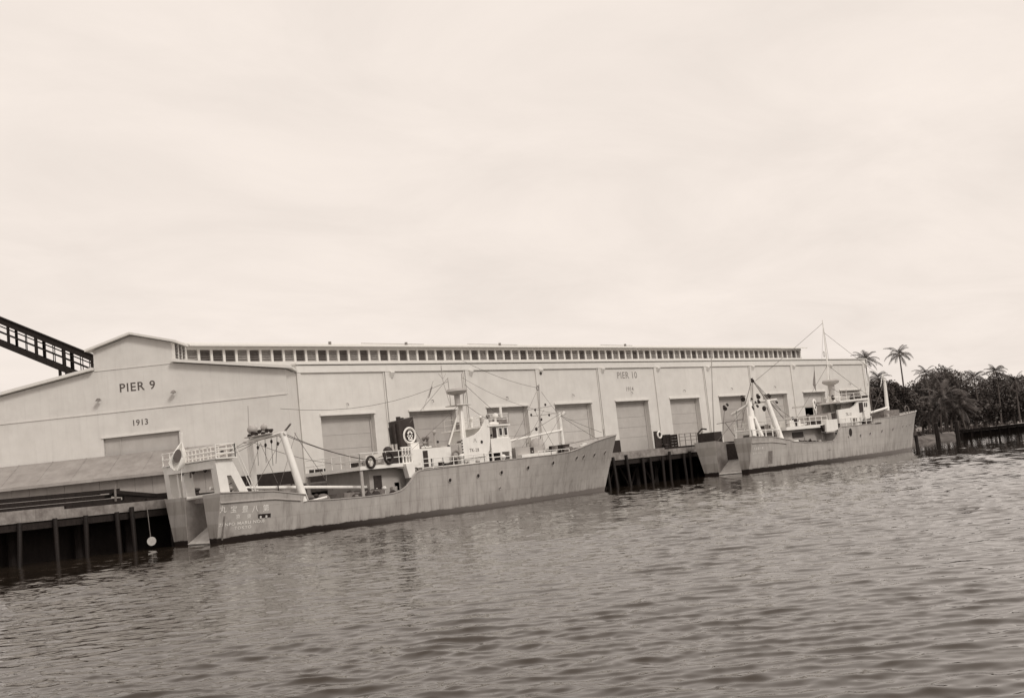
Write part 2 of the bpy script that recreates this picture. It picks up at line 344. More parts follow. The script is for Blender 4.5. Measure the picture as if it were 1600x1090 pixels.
# kerb timber laid along the deck edge, broken in lengths
x = -46.0
while x < 88:
    Lk = rnd.uniform(4.5, 7.5)
    MB().box(x, x+Lk-.12, QY+.06, QY+.34, ZD, ZD+.16+rnd.uniform(-.02, .02)).build('kerb_timber', M_CONC if rnd.random() < .5 else M_TIMBERL, quay)
    x += Lk
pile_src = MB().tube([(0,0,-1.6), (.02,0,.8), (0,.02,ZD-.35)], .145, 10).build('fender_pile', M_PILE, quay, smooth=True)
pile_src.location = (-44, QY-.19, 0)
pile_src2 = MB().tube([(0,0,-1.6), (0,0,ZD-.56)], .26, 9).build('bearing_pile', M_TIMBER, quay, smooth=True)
pile_src2.location = (-44, -1.2, 0)
x = -42.0; i = 0
while x < 89:
    hid = (-12.5 < x < 25) or (44 < x < 80)
    if not hid or i % 2 == 0:
        o = share('fender_pile', pile_src, quay, (x+rnd.uniform(-.25,.25), QY-.19+rnd.uniform(-.05,.02), rnd.uniform(-.25,.22))); o.rotation_euler = (rnd.uniform(-.015,.03), rnd.uniform(-.05,.05), rnd.uniform(0,6))
    if i % 2 == 0:
        o = share('bearing_pile', pile_src2, quay, (x+.8, -1.2, 0)); share('bearing_pile', pile_src2, quay, (x+.4, 1.2, 0))
    x += rnd.uniform(1.2, 2.3); i += 1
for x in (27.5, 31.0, 34.4, 38.0):
    MB().tube([(x,-1.25,ZD-.9), (x+1.5,-1.25,.2)], .12, 6).build('brace', M_TIMBERL, quay)
    MB().tube([(x+3.0,-1.25,ZD-.9), (x+1.5,-1.28,.2)], .12, 6).build('brace', M_TIMBERL, quay)
MB().box(26, 43, -1.6, -1.47, 2.1, 2.33).build('waling', M_TIMBER, quay)
MB().box(-46, -9, -.7, -.5, -1.4, ZD-.56).build('sheet_piling', M_TIMBER, quay)

# ================================================================== WAREHOUSE
BAY = 8.7; NB = 10; XE = NB*BAY+.45
ZF, ZP = 11.75, 12.36
wh = empty('warehouse', (0, 0, ZD), 'long pale concrete pier warehouse with a louvred clerestory and row of cargo doors', 'warehouse')
D0, D1, ZT = 1.9, 7.0, 8.45
ed = Vector((math.sin(YAW), math.cos(YAW), 0)); el = Vector((-math.cos(YAW), math.sin(YAW), 0))
G = -3.7*ed
def gp(l, z, d=0): return G + el*l + ed*d + Vector((0,0,z))
b = MB()
for k in range(NB):
    xa = k*BAY
    b.box(xa, xa+D0, 0, .5, ZD, ZP); b.box(xa+D1, xa+BAY, 0, .5, ZD, ZP); b.box(xa+D0, xa+D1, 0, .5, ZT, ZP)
b.box(NB*BAY, XE, 0, .5, ZD, ZP)
b.build('wall', M_WALL, wh)
b = MB(); b.box(XE-.4, XE, .5, 22, ZD, 12.2); b.build('end_wall', M_WALL, wh)
b = MB(); b.box(-9, XE-.4, 21.6, 22, ZD, 12.2); b.build('rear_wall', M_WALL, wh)
# cornice
b = MB(); b.box(-.02, XE+.1, -.16, 0, ZF, ZP-.1); b.box(-.05, XE+.16, -.26, .55, ZP, ZP+.12); b.build('cornice', M_TRIM, wh)
for k in range(1, NB+1):
    xa = k*BAY
    MB().box(xa-.3, xa+.3, -.12, 0, ZD, ZF-.003).build('pilaster', M_WALL, wh)
    MB().prism([(xa+.12,-.12,ZF-.5), (xa+.12,-.34,ZF-.12), (xa+.12,-.34,ZF-.01), (xa+.12,-.12,ZF-.01)], (.4,0,0)).build('bracket', M_TRIM, wh)
MB().box(0, .35, -.12, 0, ZD, ZF-.003).build('pilaster', M_WALL, wh)
# cargo doors: hood, jambs and sheet panels
def door(k, opened=False):
    M_DOOR = (MATS['painted_steel_door'], M_DOOR2, MATS['painted_steel_door'], M_DOOR3, M_DOOR2)[k*3 % 5]; rz = .24
    xa = k*BAY+D0; xb = k*BAY+D1
    d = MB().box(xa, xa+.12, .44, .62, ZD, ZT).box(xb-.12, xb, .44, .62, ZD, ZT).box(xa+.12, xb-.12, .44, .62, ZT-.2, ZT).build('door', M_DOOR, wh)
    MB().box(xa-.1, xb+.12, -.13, .02, ZT+.02, ZT+.17).build('hood', M_TRIM, d)
    if opened:
        MB().box(xa+.13, xb-.13, .52, .58, ZT-1.75, ZT-.2).build('panel', M_DOOR, d); MB().box(xb-1.9, xb-.13, .54, .60, ZD, ZT-1.76).build('panel', M_DOOR, d)
        MB().box(xa-2, xb+2, 5.0, 5.2, ZD, 12.0).box(xa-2.2, xa-2, .7, 5.2, ZD, 12.0).box(xb+2, xb+2.2, .7, 5.2, ZD, 12.0).build('added_dark_backing', M_BLACK, wh); return  # black screen added behind the open door so the inside stays dark
    zs = [ZD+.02+rnd.choice((0,0,0,.12)), ZD+1.5+rnd.uniform(-.1,.1), ZD+2.52, ZD+3.6+rnd.uniform(-.1,.1), ZT-.21]
    for a, (z0, z1) in enumerate(zip(zs, zs[1:])):
        MB().box(xa+.13, xb-.13, .50+.014*(a % 2), .56+.014*(a % 2), z0+.008, z1-.008).build('panel', M_DOOR, d)
for k in range(NB): door(k, k == 8)
# small lamp brackets above each door
for k in (1, 2, 4, 6, 7, 9):
    MB().tube([(k*BAY-.42,-.06,ZF-.05),(k*BAY-.42,-.06,ZD+.25),(k*BAY-.42,-.2,ZD+.05)], .055, 6).build('downpipe', M_TRIM, wh)
for k in range(NB):
    xm = k*BAY+4.45
    MB().tube([(xm,-.02,9.35),(xm,-.22,9.3),(xm,-.22,9.12)], .03, 5).build('lamp_bracket', M_GEAR, wh)
# black dado
for x0, x1, h in ((.36, D0-.01, 1.12), (4*BAY+.31, 4*BAY+D0-.01, 1.35), (2*BAY+.31, 2*BAY+D0-.01, 1.2)):
    MB().box(x0, x1, -.03, 0, ZD, ZD+h).build('dado', M_BLACK, wh)
# main roof slopes
YC, ZC0, ZC1 = 8.1, 13.77, 14.72; XC0, XC1 = -4.27, 86.3
b = MB().prism([(-.2,.5,12.1), (-.2,.5,12.2), (XC0,YC,13.4), (XC0,YC,13.3)], (XE-.4,0,0)); b.build('roof', M_ROOF, wh)
b = MB().prism([(XC0,14,13.3), (XC0,14,13.4), (-9,22,12.3), (-9,22,12.2)], (XE+8,0,0)); b.build('roof', M_ROOF, wh)
# clerestory wall, mullions, windows
PIT = 1.115; NWIN = int((XC1-XC0)/PIT)
b = MB().box(XC0, XC1, YC, YC+.3, 13.2, ZC0).box(XC0, XC1, YC, YC+.3, ZC1, 15.0)
for i in range(NWIN+1): b.box(XC0+i*PIT-.11, XC0+i*PIT+.11, YC, YC+.3, ZC0, ZC1)
b.build('clerestory_wall', M_TRIM, wh)
b = MB().box(XC0, XC1, 13.7, 14, 13.3, 15.0).box(XC1-.3, XC1, YC+.3, 13.7, 13.3, 15.0); b.build('clerestory_wall', M_TRIM, wh)
b = MB().prism([(XC0,7.45,14.92), (XC0,7.45,15.06), (XC0,11,15.75), (XC0,14.6,15.06), (XC0,14.6,14.92), (XC0,11,15.6)], (XC1-XC0+.6,0,0)); b.build('clerestory_roof', M_TRIM, wh)
def louvre(mm):
    q = MB(); w2 = PIT-.22; q.box(0, w2, .22, .26, 0, ZC1-ZC0)
    n = 5
    for i in range(n):
        z = (i+.5)*(ZC1-ZC0)/n
        q.obox((w2/2, .15, z), (w2/2,0,0), (0,.075,.07), (0,-.012,.012))
    q.v = [p + ORIG[wh] for p in q.v]
    return q.build('louvre_window', mm, wh)
src = {}
for i in range(NWIN):
    key = 'L' if i % 2 == 0 else 'D'
    if rnd.random() < .05: key = 'D'
    loc = (XC0+i*PIT+.11, YC, ZC0-ZD)
    if key not in src: src[key] = louvre(M_WIN_L if key == 'L' else M_WIN_D); src[key].location = loc
    else: share('louvre_window', src[key], wh, loc)
# pipes and planks lying on the clerestory roof
for x0, x1 in ((14, 21), (27, 33.5), (47, 52)):
    MB().tube([(x0,9.6,15.56),(x1,9.2,15.44)], .035, 6).build('roof_pipe', M_ROOF, wh)
for x0 in (9.5, 18, 30, 49.5):
    MB().cyl((x0, 8.2, 15.15), (0,0,.3), .13, 8).build('roof_vent', M_GEAR, wh)

# --- the cranked end section with the gable
LW = 21.6; LP = 10.8
T = .35
b = MB()
b.prism([gp(0,ZD), gp(7.9,ZD), gp(7.9,8.15), gp(0,8.15)], ed*T)
b.prism([gp(13.3,ZD), gp(LW,ZD), gp(LW,8.15), gp(13.3,8.15)], ed*T)
b.prism([gp(0,8.15), gp(LW,8.15), gp(LW,11.72), gp(13.6,13.02), gp(13.6,14.5), gp(LP,15.3), gp(7.97,14.5), gp(7.97,13.02), gp(0,11.72)], ed*T)
b.build('gable_wall', M_GABLE, wh)
bend = Vector((0, 0, 0))
g1 = G+ed*T
b = MB().prism([g1+Vector((0,0,ZD)), bend+Vector((-.01,0,ZD)), bend+Vector((-.01,0,11.72)), g1+Vector((0,0,11.72))], (-.25,.26,0)); b.build('side_wall', M_WALL, wh)
# door in the gable
d = MB().prism([gp(7.92,6.0,.22), gp(13.28,6.0,.22), gp(13.28,8.14,.22), gp(7.92,8.14,.22)], ed*.06).build('gable_door', M_DOOR, wh)
MB().prism([gp(12.1,6.0,.17), gp(12.2,6.0,.17), gp(12.2,8.1,.17), gp(12.1,8.1,.17)], ed*.05).build('batten', M_DOOR, d)
MB().prism([gp(7.8,8.17,-.08), gp(13.4,8.17,-.08), gp(13.4,8.3,-.08), gp(7.8,8.3,-.08)], ed*.08).build('hood', M_TRIM, d)
# string course
MB().prism([gp(0.02,9.93,-.05), gp(LW,9.93,-.05), gp(LW,10.0,-.05), gp(0.02,10.0,-.05)], ed*.05).build('string_course', M_WALL, wh)
MB().prism([gp(7.9,12.98,-.04), gp(13.6,12.98,-.04), gp(13.6,13.04,-.04), gp(7.9,13.04,-.04)], ed*.04).build('string_course', M_WALL, wh)
# rake boards and the roofs behind them
def slab(p, q, dirn, th=.16): return MB().prism([p, q, q+Vector((0,0,th)), p+Vector((0,0,th))], dirn)
P1 = Vector((XC0, YC, 13.35)); 
def quadslab(a, b2, c, d2, th, name, m):
    up_ = Vector((0,0,th)); q = MB().add([a,b2,c,d2,a+up_,b2+up_,c+up_,d2+up_], [(3,2,1,0),(4,5,6,7),(0,1,5,4),(1,2,6,5),(2,3,7,6),(3,0,4,7)]); return q.build(name, m, wh)
o_ = -.45
quadslab(gp(-.5,11.70,o_), gp(7.94,13.07,o_), P1+Vector((-.05,-.05,0)), Vector((-.05,-.3,11.8)), .2, 'roof', M_TRIM)
quadslab(gp(13.63,13.07,o_), gp(LW+.5,11.70,o_), gp(LW+.5,11.70,9), gp(13.63,13.07,9), .2, 'roof', M_TRIM)
quadslab(gp(7.55,14.42,o_), gp(LP,15.34,o_), Vector((XC0-.1,11,15.5)), Vector((XC0-.1,7.45,14.85)), .16, 'clerestory_roof', M_TRIM)
quadslab(gp(LP,15.34,o_), gp(14.05,14.42,o_), Vector((XC0-.1,14.6,14.85)), Vector((XC0-.1,11,15.5)), .16, 'clerestory_roof', M_TRIM)
# clerestory flank of the end section with three narrow louvres
A = gp(7.97, 0, T); Bv = Vector((XC0, YC, 0)); dv = (Bv-A); ln = dv.length; dv.normalize(); nv = Vector((dv.y, -dv.x, 0))
def fl(s, z, n=0): return A+dv*s+nv*n+Vector((0,0,z))
def zt(s): return 14.5+(14.95-14.5)*s/ln
b = MB(); b.prism([fl(0,13.0), fl(ln,13.2), fl(ln,ZC0), fl(0,13.45)], nv*-.2)
cuts = [0, .75, 2.35, 2.6, 4.1, 4.3, 5.7, ln]
def zb(s): return 13.45+(ZC0-13.45)*s/ln
for i in (0, 2, 4, 6): b.prism([fl(cuts[i],zb(cuts[i])), fl(cuts[i+1],zb(cuts[i+1])), fl(cuts[i+1],zt(cuts[i+1])), fl(cuts[i],zt(cuts[i]))], nv*-.2)
b.build('clerestory_wall', M_TRIM, wh)
for i in (1, 3, 5):
    s0, s1 = cuts[i], cuts[i+1]
    q = MB(); q.prism([fl(s0,zb(s0),-.12), fl(s1,zb(s1),-.12), fl(s1,zt(s1),-.12), fl(s0,zt(s0),-.12)], nv*-.05)
    for j in range(5):
        f = (j+.5)/5; q.prism([fl(s0,zb(s0)+f*(zt(s0)-zb(s0)),-.02), fl(s1,zb(s1)+f*(zt(s1)-zb(s1)),-.02), fl(s1,zb(s1)+f*(zt(s1)-zb(s1))+.1,-.1), fl(s0,zb(s0)+f*(zt(s0)-zb(s0))+.1,-.1)], (0,0,.02))
    q.build('louvre_window', M_WIN_D, wh)
# lamps on the gable
for l in (13.34, 7.99):
    MB().tube([gp(l,11.0,0), gp(l,11.0,-.35)], .05, 6).tube([gp(l,11.02,-.35), gp(l,10.86,-.35)], .09, 8, .22).build('gable_lamp', M_GEAR, wh)
# painted signs
rdir = -el
lettering('PIER 9', .86, lambda x, y: gp(10.62,11.33,-.012)+rdir*x*1.03+Vector((0,0,y)), M_INK, wh, 1.12)
lettering('1913', .58, lambda x, y: gp(10.6,8.86,-.012)+rdir*x+Vector((0,0,y)), M_INK, wh, 1.05)
lettering('PIER 10', .92, lambda x, y: Vector((4*BAY+4.15+x*1.0, -.012, 10.72+y)), M_INKF, wh, 1.1)
lettering('1914', .6, lambda x, y: Vector((4*BAY+4.3+x, -.012, 9.45+y)), M_INKF, wh, 1.05)
# dado on the gable beside the shed
MB().prism([gp(.02,ZD,-.03), gp(4.1,ZD,-.03), gp(4.1,4.5,-.03), gp(.02,4.5,-.03)], ed*.03).build('dado', M_BLACK, wh)

# ================================================================== LEAN-TO SHED
shed = empty('lean_to_shed', tuple(gp(12, ZD, -2)), 'low grey lean-to shed with a felt roof built against the gable', 'shed')
SL0, SL1 = 4.3, 34.0
pa = [gp(SL0-.2,6.80,-.06), gp(SL1,6.80,-.06), gp(SL1,5.16,-3.5), gp(SL0-.2,5.16,-3.5)]
b = MB().add([*pa, *[p+Vector((0,0,.12)) for p in pa]], [(3,2,1,0),(4,5,6,7),(0,1,5,4),(1,2,6,5),(2,3,7,6),(3,0,4,7)]); rf = b.build('roof', M_SHEDROOF, shed)
# felt strips lapped down the slope
s = SL0+.6; 
while s < SL1-1:
    q = [gp(s,6.93,-.07), gp(s+.09,6.93,-.07), gp(s+.09,5.285,-3.5), gp(s,5.285,-3.5)]
    MB().prism(q, (0,0,.015)).build('batten', M_SHEDROOF, rf); s += 2.4
MB().prism([gp(SL0-.22,5.10,-3.55), gp(SL1,5.10,-3.55), gp(SL1,5.3,-3.55), gp(SL0-.22,5.3,-3.55)], ed*.05).build('fascia', M_SHED, shed)
s = SL0
while s < SL1:
    wdt = 1.2
    MB().prism([gp(s,ZD,-2.95+rnd.uniform(-.01,.01)), gp(s+wdt-.02,ZD,-2.95), gp(s+wdt-.02,5.38,-2.95), gp(s,5.38,-2.95)], ed*.06).build('wall_panel', M_SHED, shed); s += wdt
MB().prism([gp(SL0,ZD,-2.9), gp(SL0,ZD,-.01), gp(SL0,6.75,-.06), gp(SL0,5.4,-2.9)], el*.06).build('wall_panel', M_SHED, shed)

# ================================================================== SHIPS
def interp(tab):
    xs = [a for a, _ in tab]; ys = [c for _, c in tab]
    return lambda x: float(np.interp(x, xs, ys))
LOA = 40.8; LWL = 38.4
wg = interp([(0,3.3),(4,3.5),(10,3.62),(24,3.62),(28,3.42),(31,3.02),(34,2.42),(36.5,1.82),(38.5,1.2),(40,.55),(40.8,.05)])
ww = interp([(0,2.45),(3,2.95),(10,3.4),(22,3.4),(26,3.12),(30,2.55),(34,1.7),(37,.95),(40,.18),(40.8,.04)])
TOP1 = [(0,3.35),(3.5,3.15),(5.8,2.74),(5.9,2.36),(7.6,2.25),(10.5,2.18),(12.7,2.2),(13.4,2.32),(13.9,2.55),(14.3,2.85),(14.6,3.15),(14.9,3.42),(15.3,3.54),(22.5,3.68),(29,3.76),(31.5,3.88),(33.2,4.12),(35.5,4.52),(38,4.8),(40.8,5.02)]
def ship_hull(root, CLX, CLY, top, mhull, name_fn=None):
    zt = interp(top)
    def sw(u, t): return u*(LWL+(LOA-LWL)*max(0, min(1, t))) - (1-u)*0.0
    def P(u, t, side):
        s = u*LOA; z1 = zt(s); z = ZW+(z1-ZW)*t if t >= 0 else ZW+t*1.2
        p = 1.0+.6*max(0, (u-.6)/.4)
        tt = max(0, t); w = ww(s)+(wg(s)-ww(s))*(tt**p if tt > 0 else 0)
        if t < 0: w *= 1+.16*t
        x = u*(LWL+(LOA-LWL)*(tt if t >= 0 else t*.25))
        return Vector((CLX+x, CLY+side*w, z))
    us = sorted(set([i/80 for i in range(81)] + [a/LOA for a, _ in top]))
    ts = [-.9, -.45, 0, .1, .2, .3, .4, .5, .6, .7, .8, .9, 1]
    hull = None
    b = MB(); nt_ = len(ts)
    for side in (-1, 1):
        vs = [P(u, t, side) for u in us for t in ts]
        fs = [(i*nt_+j, (i+1)*nt_+j, (i+1)*nt_+j+1, i*nt_+j+1) if side < 0 else (i*nt_+j, i*nt_+j+1, (i+1)*nt_+j+1, (i+1)*nt_+j) for i in range(len(us)-1) for j in range(nt_-1)]
        b.add(vs, fs)
    hull = b.build('hull', mhull, root, fix=False)
    md = hull.modifiers.new('plate', 'SOLIDIFY'); md.thickness = .07; md.offset = -1; md.use_even_offset = False
    smooth_by_angle(hull.data, 40)
    def surf(x, z, side=-1, off=.012):
        "point on the topside plating at length x, height z"
        u = min(.999, x/LOA)
        for _ in range(8):
            s = u*LOA; t = (z-ZW)/(zt(s)-ZW); u = min(.9995, x/(LWL+(LOA-LWL)*max(0,t)))
        p = P(u, t, side); return Vector((CLX+x, p.y+side*off, z))
    # gunwale cap
    for side in (-1, 1):
        cap = MB()
        for u0, u1 in zip(us, us[1:]):
            if top[2][0] <= u0*LOA < top[3][0]-1e-6: continue
            a, c = P(u0, 1, side), P(u1, 1, side)
            if (c-a).length < .02: continue
            d = (c-a).normalized(); nn = Vector((0,0,1)); sd_ = d.cross(nn).normalized()
            cap.obox((a+c)/2+Vector((0,-side*.03,.02)), (c-a)/2, sd_*.085, d.cross(sd_)*.028)
        cap.build('gunwale', M_SHIPG, hull)
    # rubbing strake aft, under the raised stern bulwark
    st = MB()
    pts = [surf(.05+i*.6, zt(i*.6)-.58+.2*(i*.6/5.9), -1, .03) for i in range(10)]
    st.tube(pts, .05, 6); st.build('rubbing_strake', M_SHIPG, hull)
    # transom in two halves either side of the ramp, ramp walls and ramp
    ys0, ys1 = CLY+.85, CLY-1.25
    X = CLX
    def half(side, yi, yb):
        e = [P(0, t, side) for t in ts]
        pts = [Vector((X,yb,-.6))] + [Vector((X-.002, p.y, p.z)) for p in e if p.z >= -.6] + [Vector((X, yi, zt(0)))]
        b = MB().prism(pts, (.07,0,0)); b.build('transom', mhull, root)
    half(1, ys0, ys0+.05); half(-1, ys1, ys1-.62)
    RX, RZ = X+5.4, 2.62
    # slot walls are splayed: the ramp is wider at the foot
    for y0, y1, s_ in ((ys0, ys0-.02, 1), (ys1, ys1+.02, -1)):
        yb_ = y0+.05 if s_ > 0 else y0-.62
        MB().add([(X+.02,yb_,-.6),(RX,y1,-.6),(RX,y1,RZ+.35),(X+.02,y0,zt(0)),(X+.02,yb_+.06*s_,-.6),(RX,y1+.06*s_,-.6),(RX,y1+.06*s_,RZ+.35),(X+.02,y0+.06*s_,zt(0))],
                 [(0,1,2,3),(7,6,5,4),(0,4,5,1),(1,5,6,2),(2,6,7,3),(3,7,4,0)]).build('ramp_wall', M_SLOTSHADE, root)
    MB().prism([(X-.02,ys1-.42,.5),(X-.02,ys0+.02,.5),(X+2.9,ys0-.02,2.35),(X+2.9,ys1+.02,2.35)], (.04,0,-.08)).prism([(X+2.9,ys1+.02,2.35),(X+2.9,ys0-.02,2.35),(RX,ys0-.03,RZ),(RX,ys1+.03,RZ)], (0,0,-.08)).build('stern_ramp', M_RAMP, root)
    # decks
    def deckpts(s0, s1, z, n=16, inset=.1):
        L_, R_ = [], []
        for i in range(n+1):
            x = s0+(s1-s0)*i/n
            L_.append(Vector((CLX+x, surf(max(x,.05), z, 1, -inset).y, z))); R_.append(Vector((CLX+x, surf(max(x,.05), z, -1, -inset).y, z)))
        return L_, R_
    b = MB()
    for s0, s1, z in ((0.1,5.9,2.66),(5.9,15.0,1.62),(15.0,39.6,3.36)):
        L_, R_ = deckpts(s0, s1, z)
        if s0 < 1:
            # leave the ramp open
            yl, yr = ys0+.05, ys1-.05
            b.prism(L_ + [Vector((CLX+s1,yl,z)), Vector((CLX+s0,yl,z))], (0,0,-.06)); b.prism(R_ + [Vector((CLX+s1,yr,z)), Vector((CLX+s0,yr,z))], (0,0,-.06))
        else: b.prism(L_+R_[::-1], (0,0,-.06))
    b.build('deck', M_DECK, root)
    # bulkheads at the deck breaks
    MB().box(CLX+14.95, CLX+15.03, surf(14.9,2,-1,-.1).y, surf(14.9,2,1,-.1).y, 1.6, 3.35).build('bulkhead', M_SHIPG, root)
    MB().box(CLX+5.86, CLX+5.92, CLY-3.3, ys1-.07, 1.6, 2.59).build('bulkhead', M_SHIPG, root); MB().box(CLX+5.86, CLX+5.92, ys0+.07, CLY+3.3, 1.6, 2.59).build('bulkhead', M_SHIPG, root)
    return hull, surf, P

def portholes(hull, surf, CLX, pix, Yg, r=.16):
    for (x, y) in pix:
        p = at(x, y, Yg)
        for _ in range(4): p = at(x, y, surf(p.x-CLX, p.z).y)
        c = surf(p.x-CLX, p.z, -1, .0); n_ = Vector((0,-1,0))
        a = surf(p.x-CLX+.2, p.z); c2 = surf(p.x-CLX-.2, p.z); t = (a-c2).normalized(); upv = (surf(p.x-CLX, p.z+.2)-surf(p.x-CLX, p.z-.2)).normalized(); n_ = t.cross(upv).normalized()
        h = MB().disc(c+n_*.01, n_, r, .03, 14).build('porthole', M_GLASS, hull)
        MB().torus(c+n_*.02, n_, r, .03, 16, 5).build('rim', M_SHIPG, h)

def rail(pts, h, parent, name='railing', m=None, rows=2, step=1.0, r=.028):
    q = MB(); pts = [Vector(p) for p in pts]
    for k in range(rows):
        z = h*(k+1)/rows; q.tube([p+Vector((0,0,z)) for p in pts], r, 5)
    for a, c in zip(pts, pts[1:]):
        n = max(1, int((c-a).length/step))
        for i in range(n+1):
            p = a+(c-a)*i/n; q.tube([p, p+Vector((0,0,h))], r*1.15, 5)
    return q.build(name, m or M_HULLW, parent)

def pxprism(pix, Y, depth, name, m, parent):
    return MB().prism([at(x, y, Y) for x, y in pix], (0, depth, 0)).build(name, m, parent)

def win(parent, X0, X1, Y, z0, z1, fr=.05):
    o = MB().box(X0, X1, Y-.02, Y+.02, z0, z1).build('window', M_GLASS, parent)
    MB().box(X0-fr,X1+fr,Y-.05,Y-.021,z1,z1+fr).box(X0-fr,X1+fr,Y-.05,Y-.021,z0-fr,z0).box(X0-fr,X0,Y-.05,Y-.021,z0,z1).box(X1,X1+fr,Y-.05,Y-.021,z0,z1).build('frame', M_HULLW, o)
    return o
def sdoor(parent, X0, X1, Y, z0, z1, m=None):
    o = MB().box(X0, X1, Y-.04, Y+.01, z0, z1).build('door', m or M_DARK, parent); MB().cyl((X0+.1,Y-.05,(z0+z1)/2), (.12,0,0), .025, 6).build('handle', M_HULLW, o); return o
def wire(root, a, c, sag=.0, r=.016, name='wire'):
    a, c = Vector(a), Vector(c); pts = [a+(c-a)*i/8-Vector((0,0,sag*4*(i/8)*(1-i/8))) for i in range(9)]
    return MB().tube(pts, r, 4).build(name, M_WIRE, root)
def block(root, c, r=.14):
    o = MB().ball(c, r*.6, r*.8, r, 8, 5).build('pulley_block', M_DARK, root); return o
def floodlight(root, c, d=(-.7,-.7,-.3), r=.17):
    d = Vector(d).normalized(); c = Vector(c); return MB().tube([c, c+d*.16, c+d*.3], r*.5, 10, r).build('floodlight', M_DARK, root, smooth=True)

def lifebuoy(c, n_, label, R0=.36, mm=None):
    o = MB().torus((0,0,0), n_, R0, .085, 28, 8)
    o.v = [p+Vector(c) for p in o.v]
    ob = o.build('lifebuoy', mm or M_RUB, loc=tuple(c), smooth=True); tag(ob, label, 'lifebuoy', 'lifebuoys on the ships'); return ob

# ------------------------------------------------------------------ near trawler
X1, C1 = -13.5, -7.35
t1 = empty('trawler', (X1, C1, 0), 'grey stern trawler in the foreground with black funnel and lettering on its quarter', 'trawler', 'trawlers moored along the quay')
MH1 = hullmat('grey_topsides', .44)
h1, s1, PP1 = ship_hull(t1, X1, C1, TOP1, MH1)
portholes(h1, s1, X1, [(703,750),(747,743),(783.5,738),(825,730.5),(864,723),(901,715),(912,713),(929,710),(946,706)], -10.9)
portholes(h1, s1, X1, [(781,762)], -10.9, .09)
# mooring port cut in the quarter
q0 = at(417, 805, -10.8); c = s1(q0.x-X1, q0.z)
fp = MB()
def hs(x, z, off=.015): return s1(x, z, -1, off)
xa = q0.x-X1
fp.add([hs(xa-.42,q0.z-.1), hs(xa+.42,q0.z-.13), hs(xa+.42,q0.z+.11), hs(xa-.42,q0.z+.14)], [(0,1,2,3)]); fpo = fp.build('freeing_port', M_BLACK, h1, fix=False)
for dx_ in (-.28, .1): MB().tube([hs(xa+dx_,q0.z-.12,.03), hs(xa+dx_,q0.z,.05)], .06, 6).build('roller', M_HULLW, fpo)
# names on the quarter
def on_hull(px, py, s_, sx=1.0, slope=0.0):
    p = at(px, py, -10.85); x0, z0 = p.x-X1, p.z
    return lambda x, y: hs(x0+x*sx, z0+y+x*slope, .02)
M_NAME = mat('white_lettering', .80, .7, .15, 6)
for ch, px, py in (('丸',355,799),('宝',371,799),('豊',388,798.5),('八',403,798),('第',419,797)): lettering(ch, .44, on_hull(px, py, .4), M_NAME, h1)
for ch, px, py in (('京',379,809),('東',395,808.5)): lettering(ch, .3, on_hull(px, py, .3), M_NAME, h1)
lettering('ZENPO MARU NO.8', .27, on_hull(385.5, 818.3, .3, 1.13, -.012), M_NAME, h1, 1.1)
lettering('TOKYO', .25, on_hull(388, 825, .3, 1.1, -.012), M_NAME, h1, 1.2)
# scupper rust chute at the quarter corner
MB().tube([hs(.35,2.0,.02), hs(.3,1.2,.03), hs(.3,.6,.02)], .05, 5).build('scupper_pipe', M_GEAR, h1)

# stern gallows
g = MB()
zb_ = 2.66
def leg(y, xt, zt_, w=.3, x0=X1+.55):
    return MB().add([(x0-.32,y-w,zb_),(x0+.32,y-w,zb_),(x0+.32,y+w,zb_),(x0-.32,y+w,zb_),(xt-.30,y-w*.9,zt_),(xt+.30,y-w*.9,zt_),(xt+.30,y+w*.9,zt_),(xt-.30,y+w*.9,zt_)], [(3,2,1,0),(4,5,6,7),(0,1,5,4),(1,2,6,5),(2,3,7,6),(3,0,4,7)])
zg = 5.35
gal = leg(C1-2.74, X1+.25, zg, .34).build('gallows_leg', M_HULLW, t1); leg(C1+2.9, X1+.25, zg, .3).build('gallows_leg', M_HULLW, t1)
leg(C1+1.15, X1+.4, zg-.25, .2).build('gallows_leg', M_HULLW, t1); leg(C1+1.75, X1+.4, zg-.25, .1).build('gallows_leg', M_HULLW, t1)
MB().tube([(X1+.35,C1+1.15,zg-.3),(X1+.9,C1+1.9,zb_)], .07, 6).build('gallows_brace', M_HULLW, t1)
# rounded shoulder and raking brace on the near side
yy = C1-2.8
def sh(pts, y0, wd, name): MB().prism([Vector((a,y0,c)) for a, c in pts], (0,wd,0)).build(name, M_HULLW, t1)
sh([(X1-.06,zg), (X1+.56,zg), (X1+.95,zg-.02), (X1+1.2,zg-.3), (X1+2.3,2.75), (X1+1.72,2.75), (X1+.95,4.35), (X1+.56,4.35)], yy-.26, .5, 'gallows_brace')
sh([(X1-.05,zg), (X1+.55,zg), (X1+.85,zg-.05), (X1+1.0,zg-.35), (X1+1.9,2.75), (X1+1.6,2.75), (X1+.8,4.5), (X1+.55,4.5)], C1+2.8, .35, 'gallows_brace')
MB().box(X1-.02, X1+.52, C1-2.72, C1+2.74, zg-.5, zg-.02).build('gallows_beam', M_HULLW, t1)
MB().box(X1-.1, X1+1.3, C1-3.3, C1+3.2, zg+.01, zg+.08).build('gallows_platform', M_HULLW, t1)
rail([(X1-.05,C1-3.2,zg+.08),(X1-.05,C1+3.1,zg+.08)], .75, t1, rows=2, step=.85, r=.04)
rail([(X1+1.25,C1+3.1,zg+.08),(X1+1.25,C1-3.2,zg+.08),(X1-.05,C1-3.2,zg+.08)], .8, t1, rows=3, step=.9, r=.035)
MB().tube([(X1+1.3,C1-3.1,zg+.9),(X1+2.9,C1-2.9,2.7)], .03, 5).tube([(X1+1.3,C1-2.75,zg+.9),(X1+2.9,C1-2.6,2.7)], .03, 5).build('ladder', M_HULLW, t1)
for y in (C1-1.6, C1-.2, C1+1.1): block(t1, (X1+.1, y, zg-.5), .18)
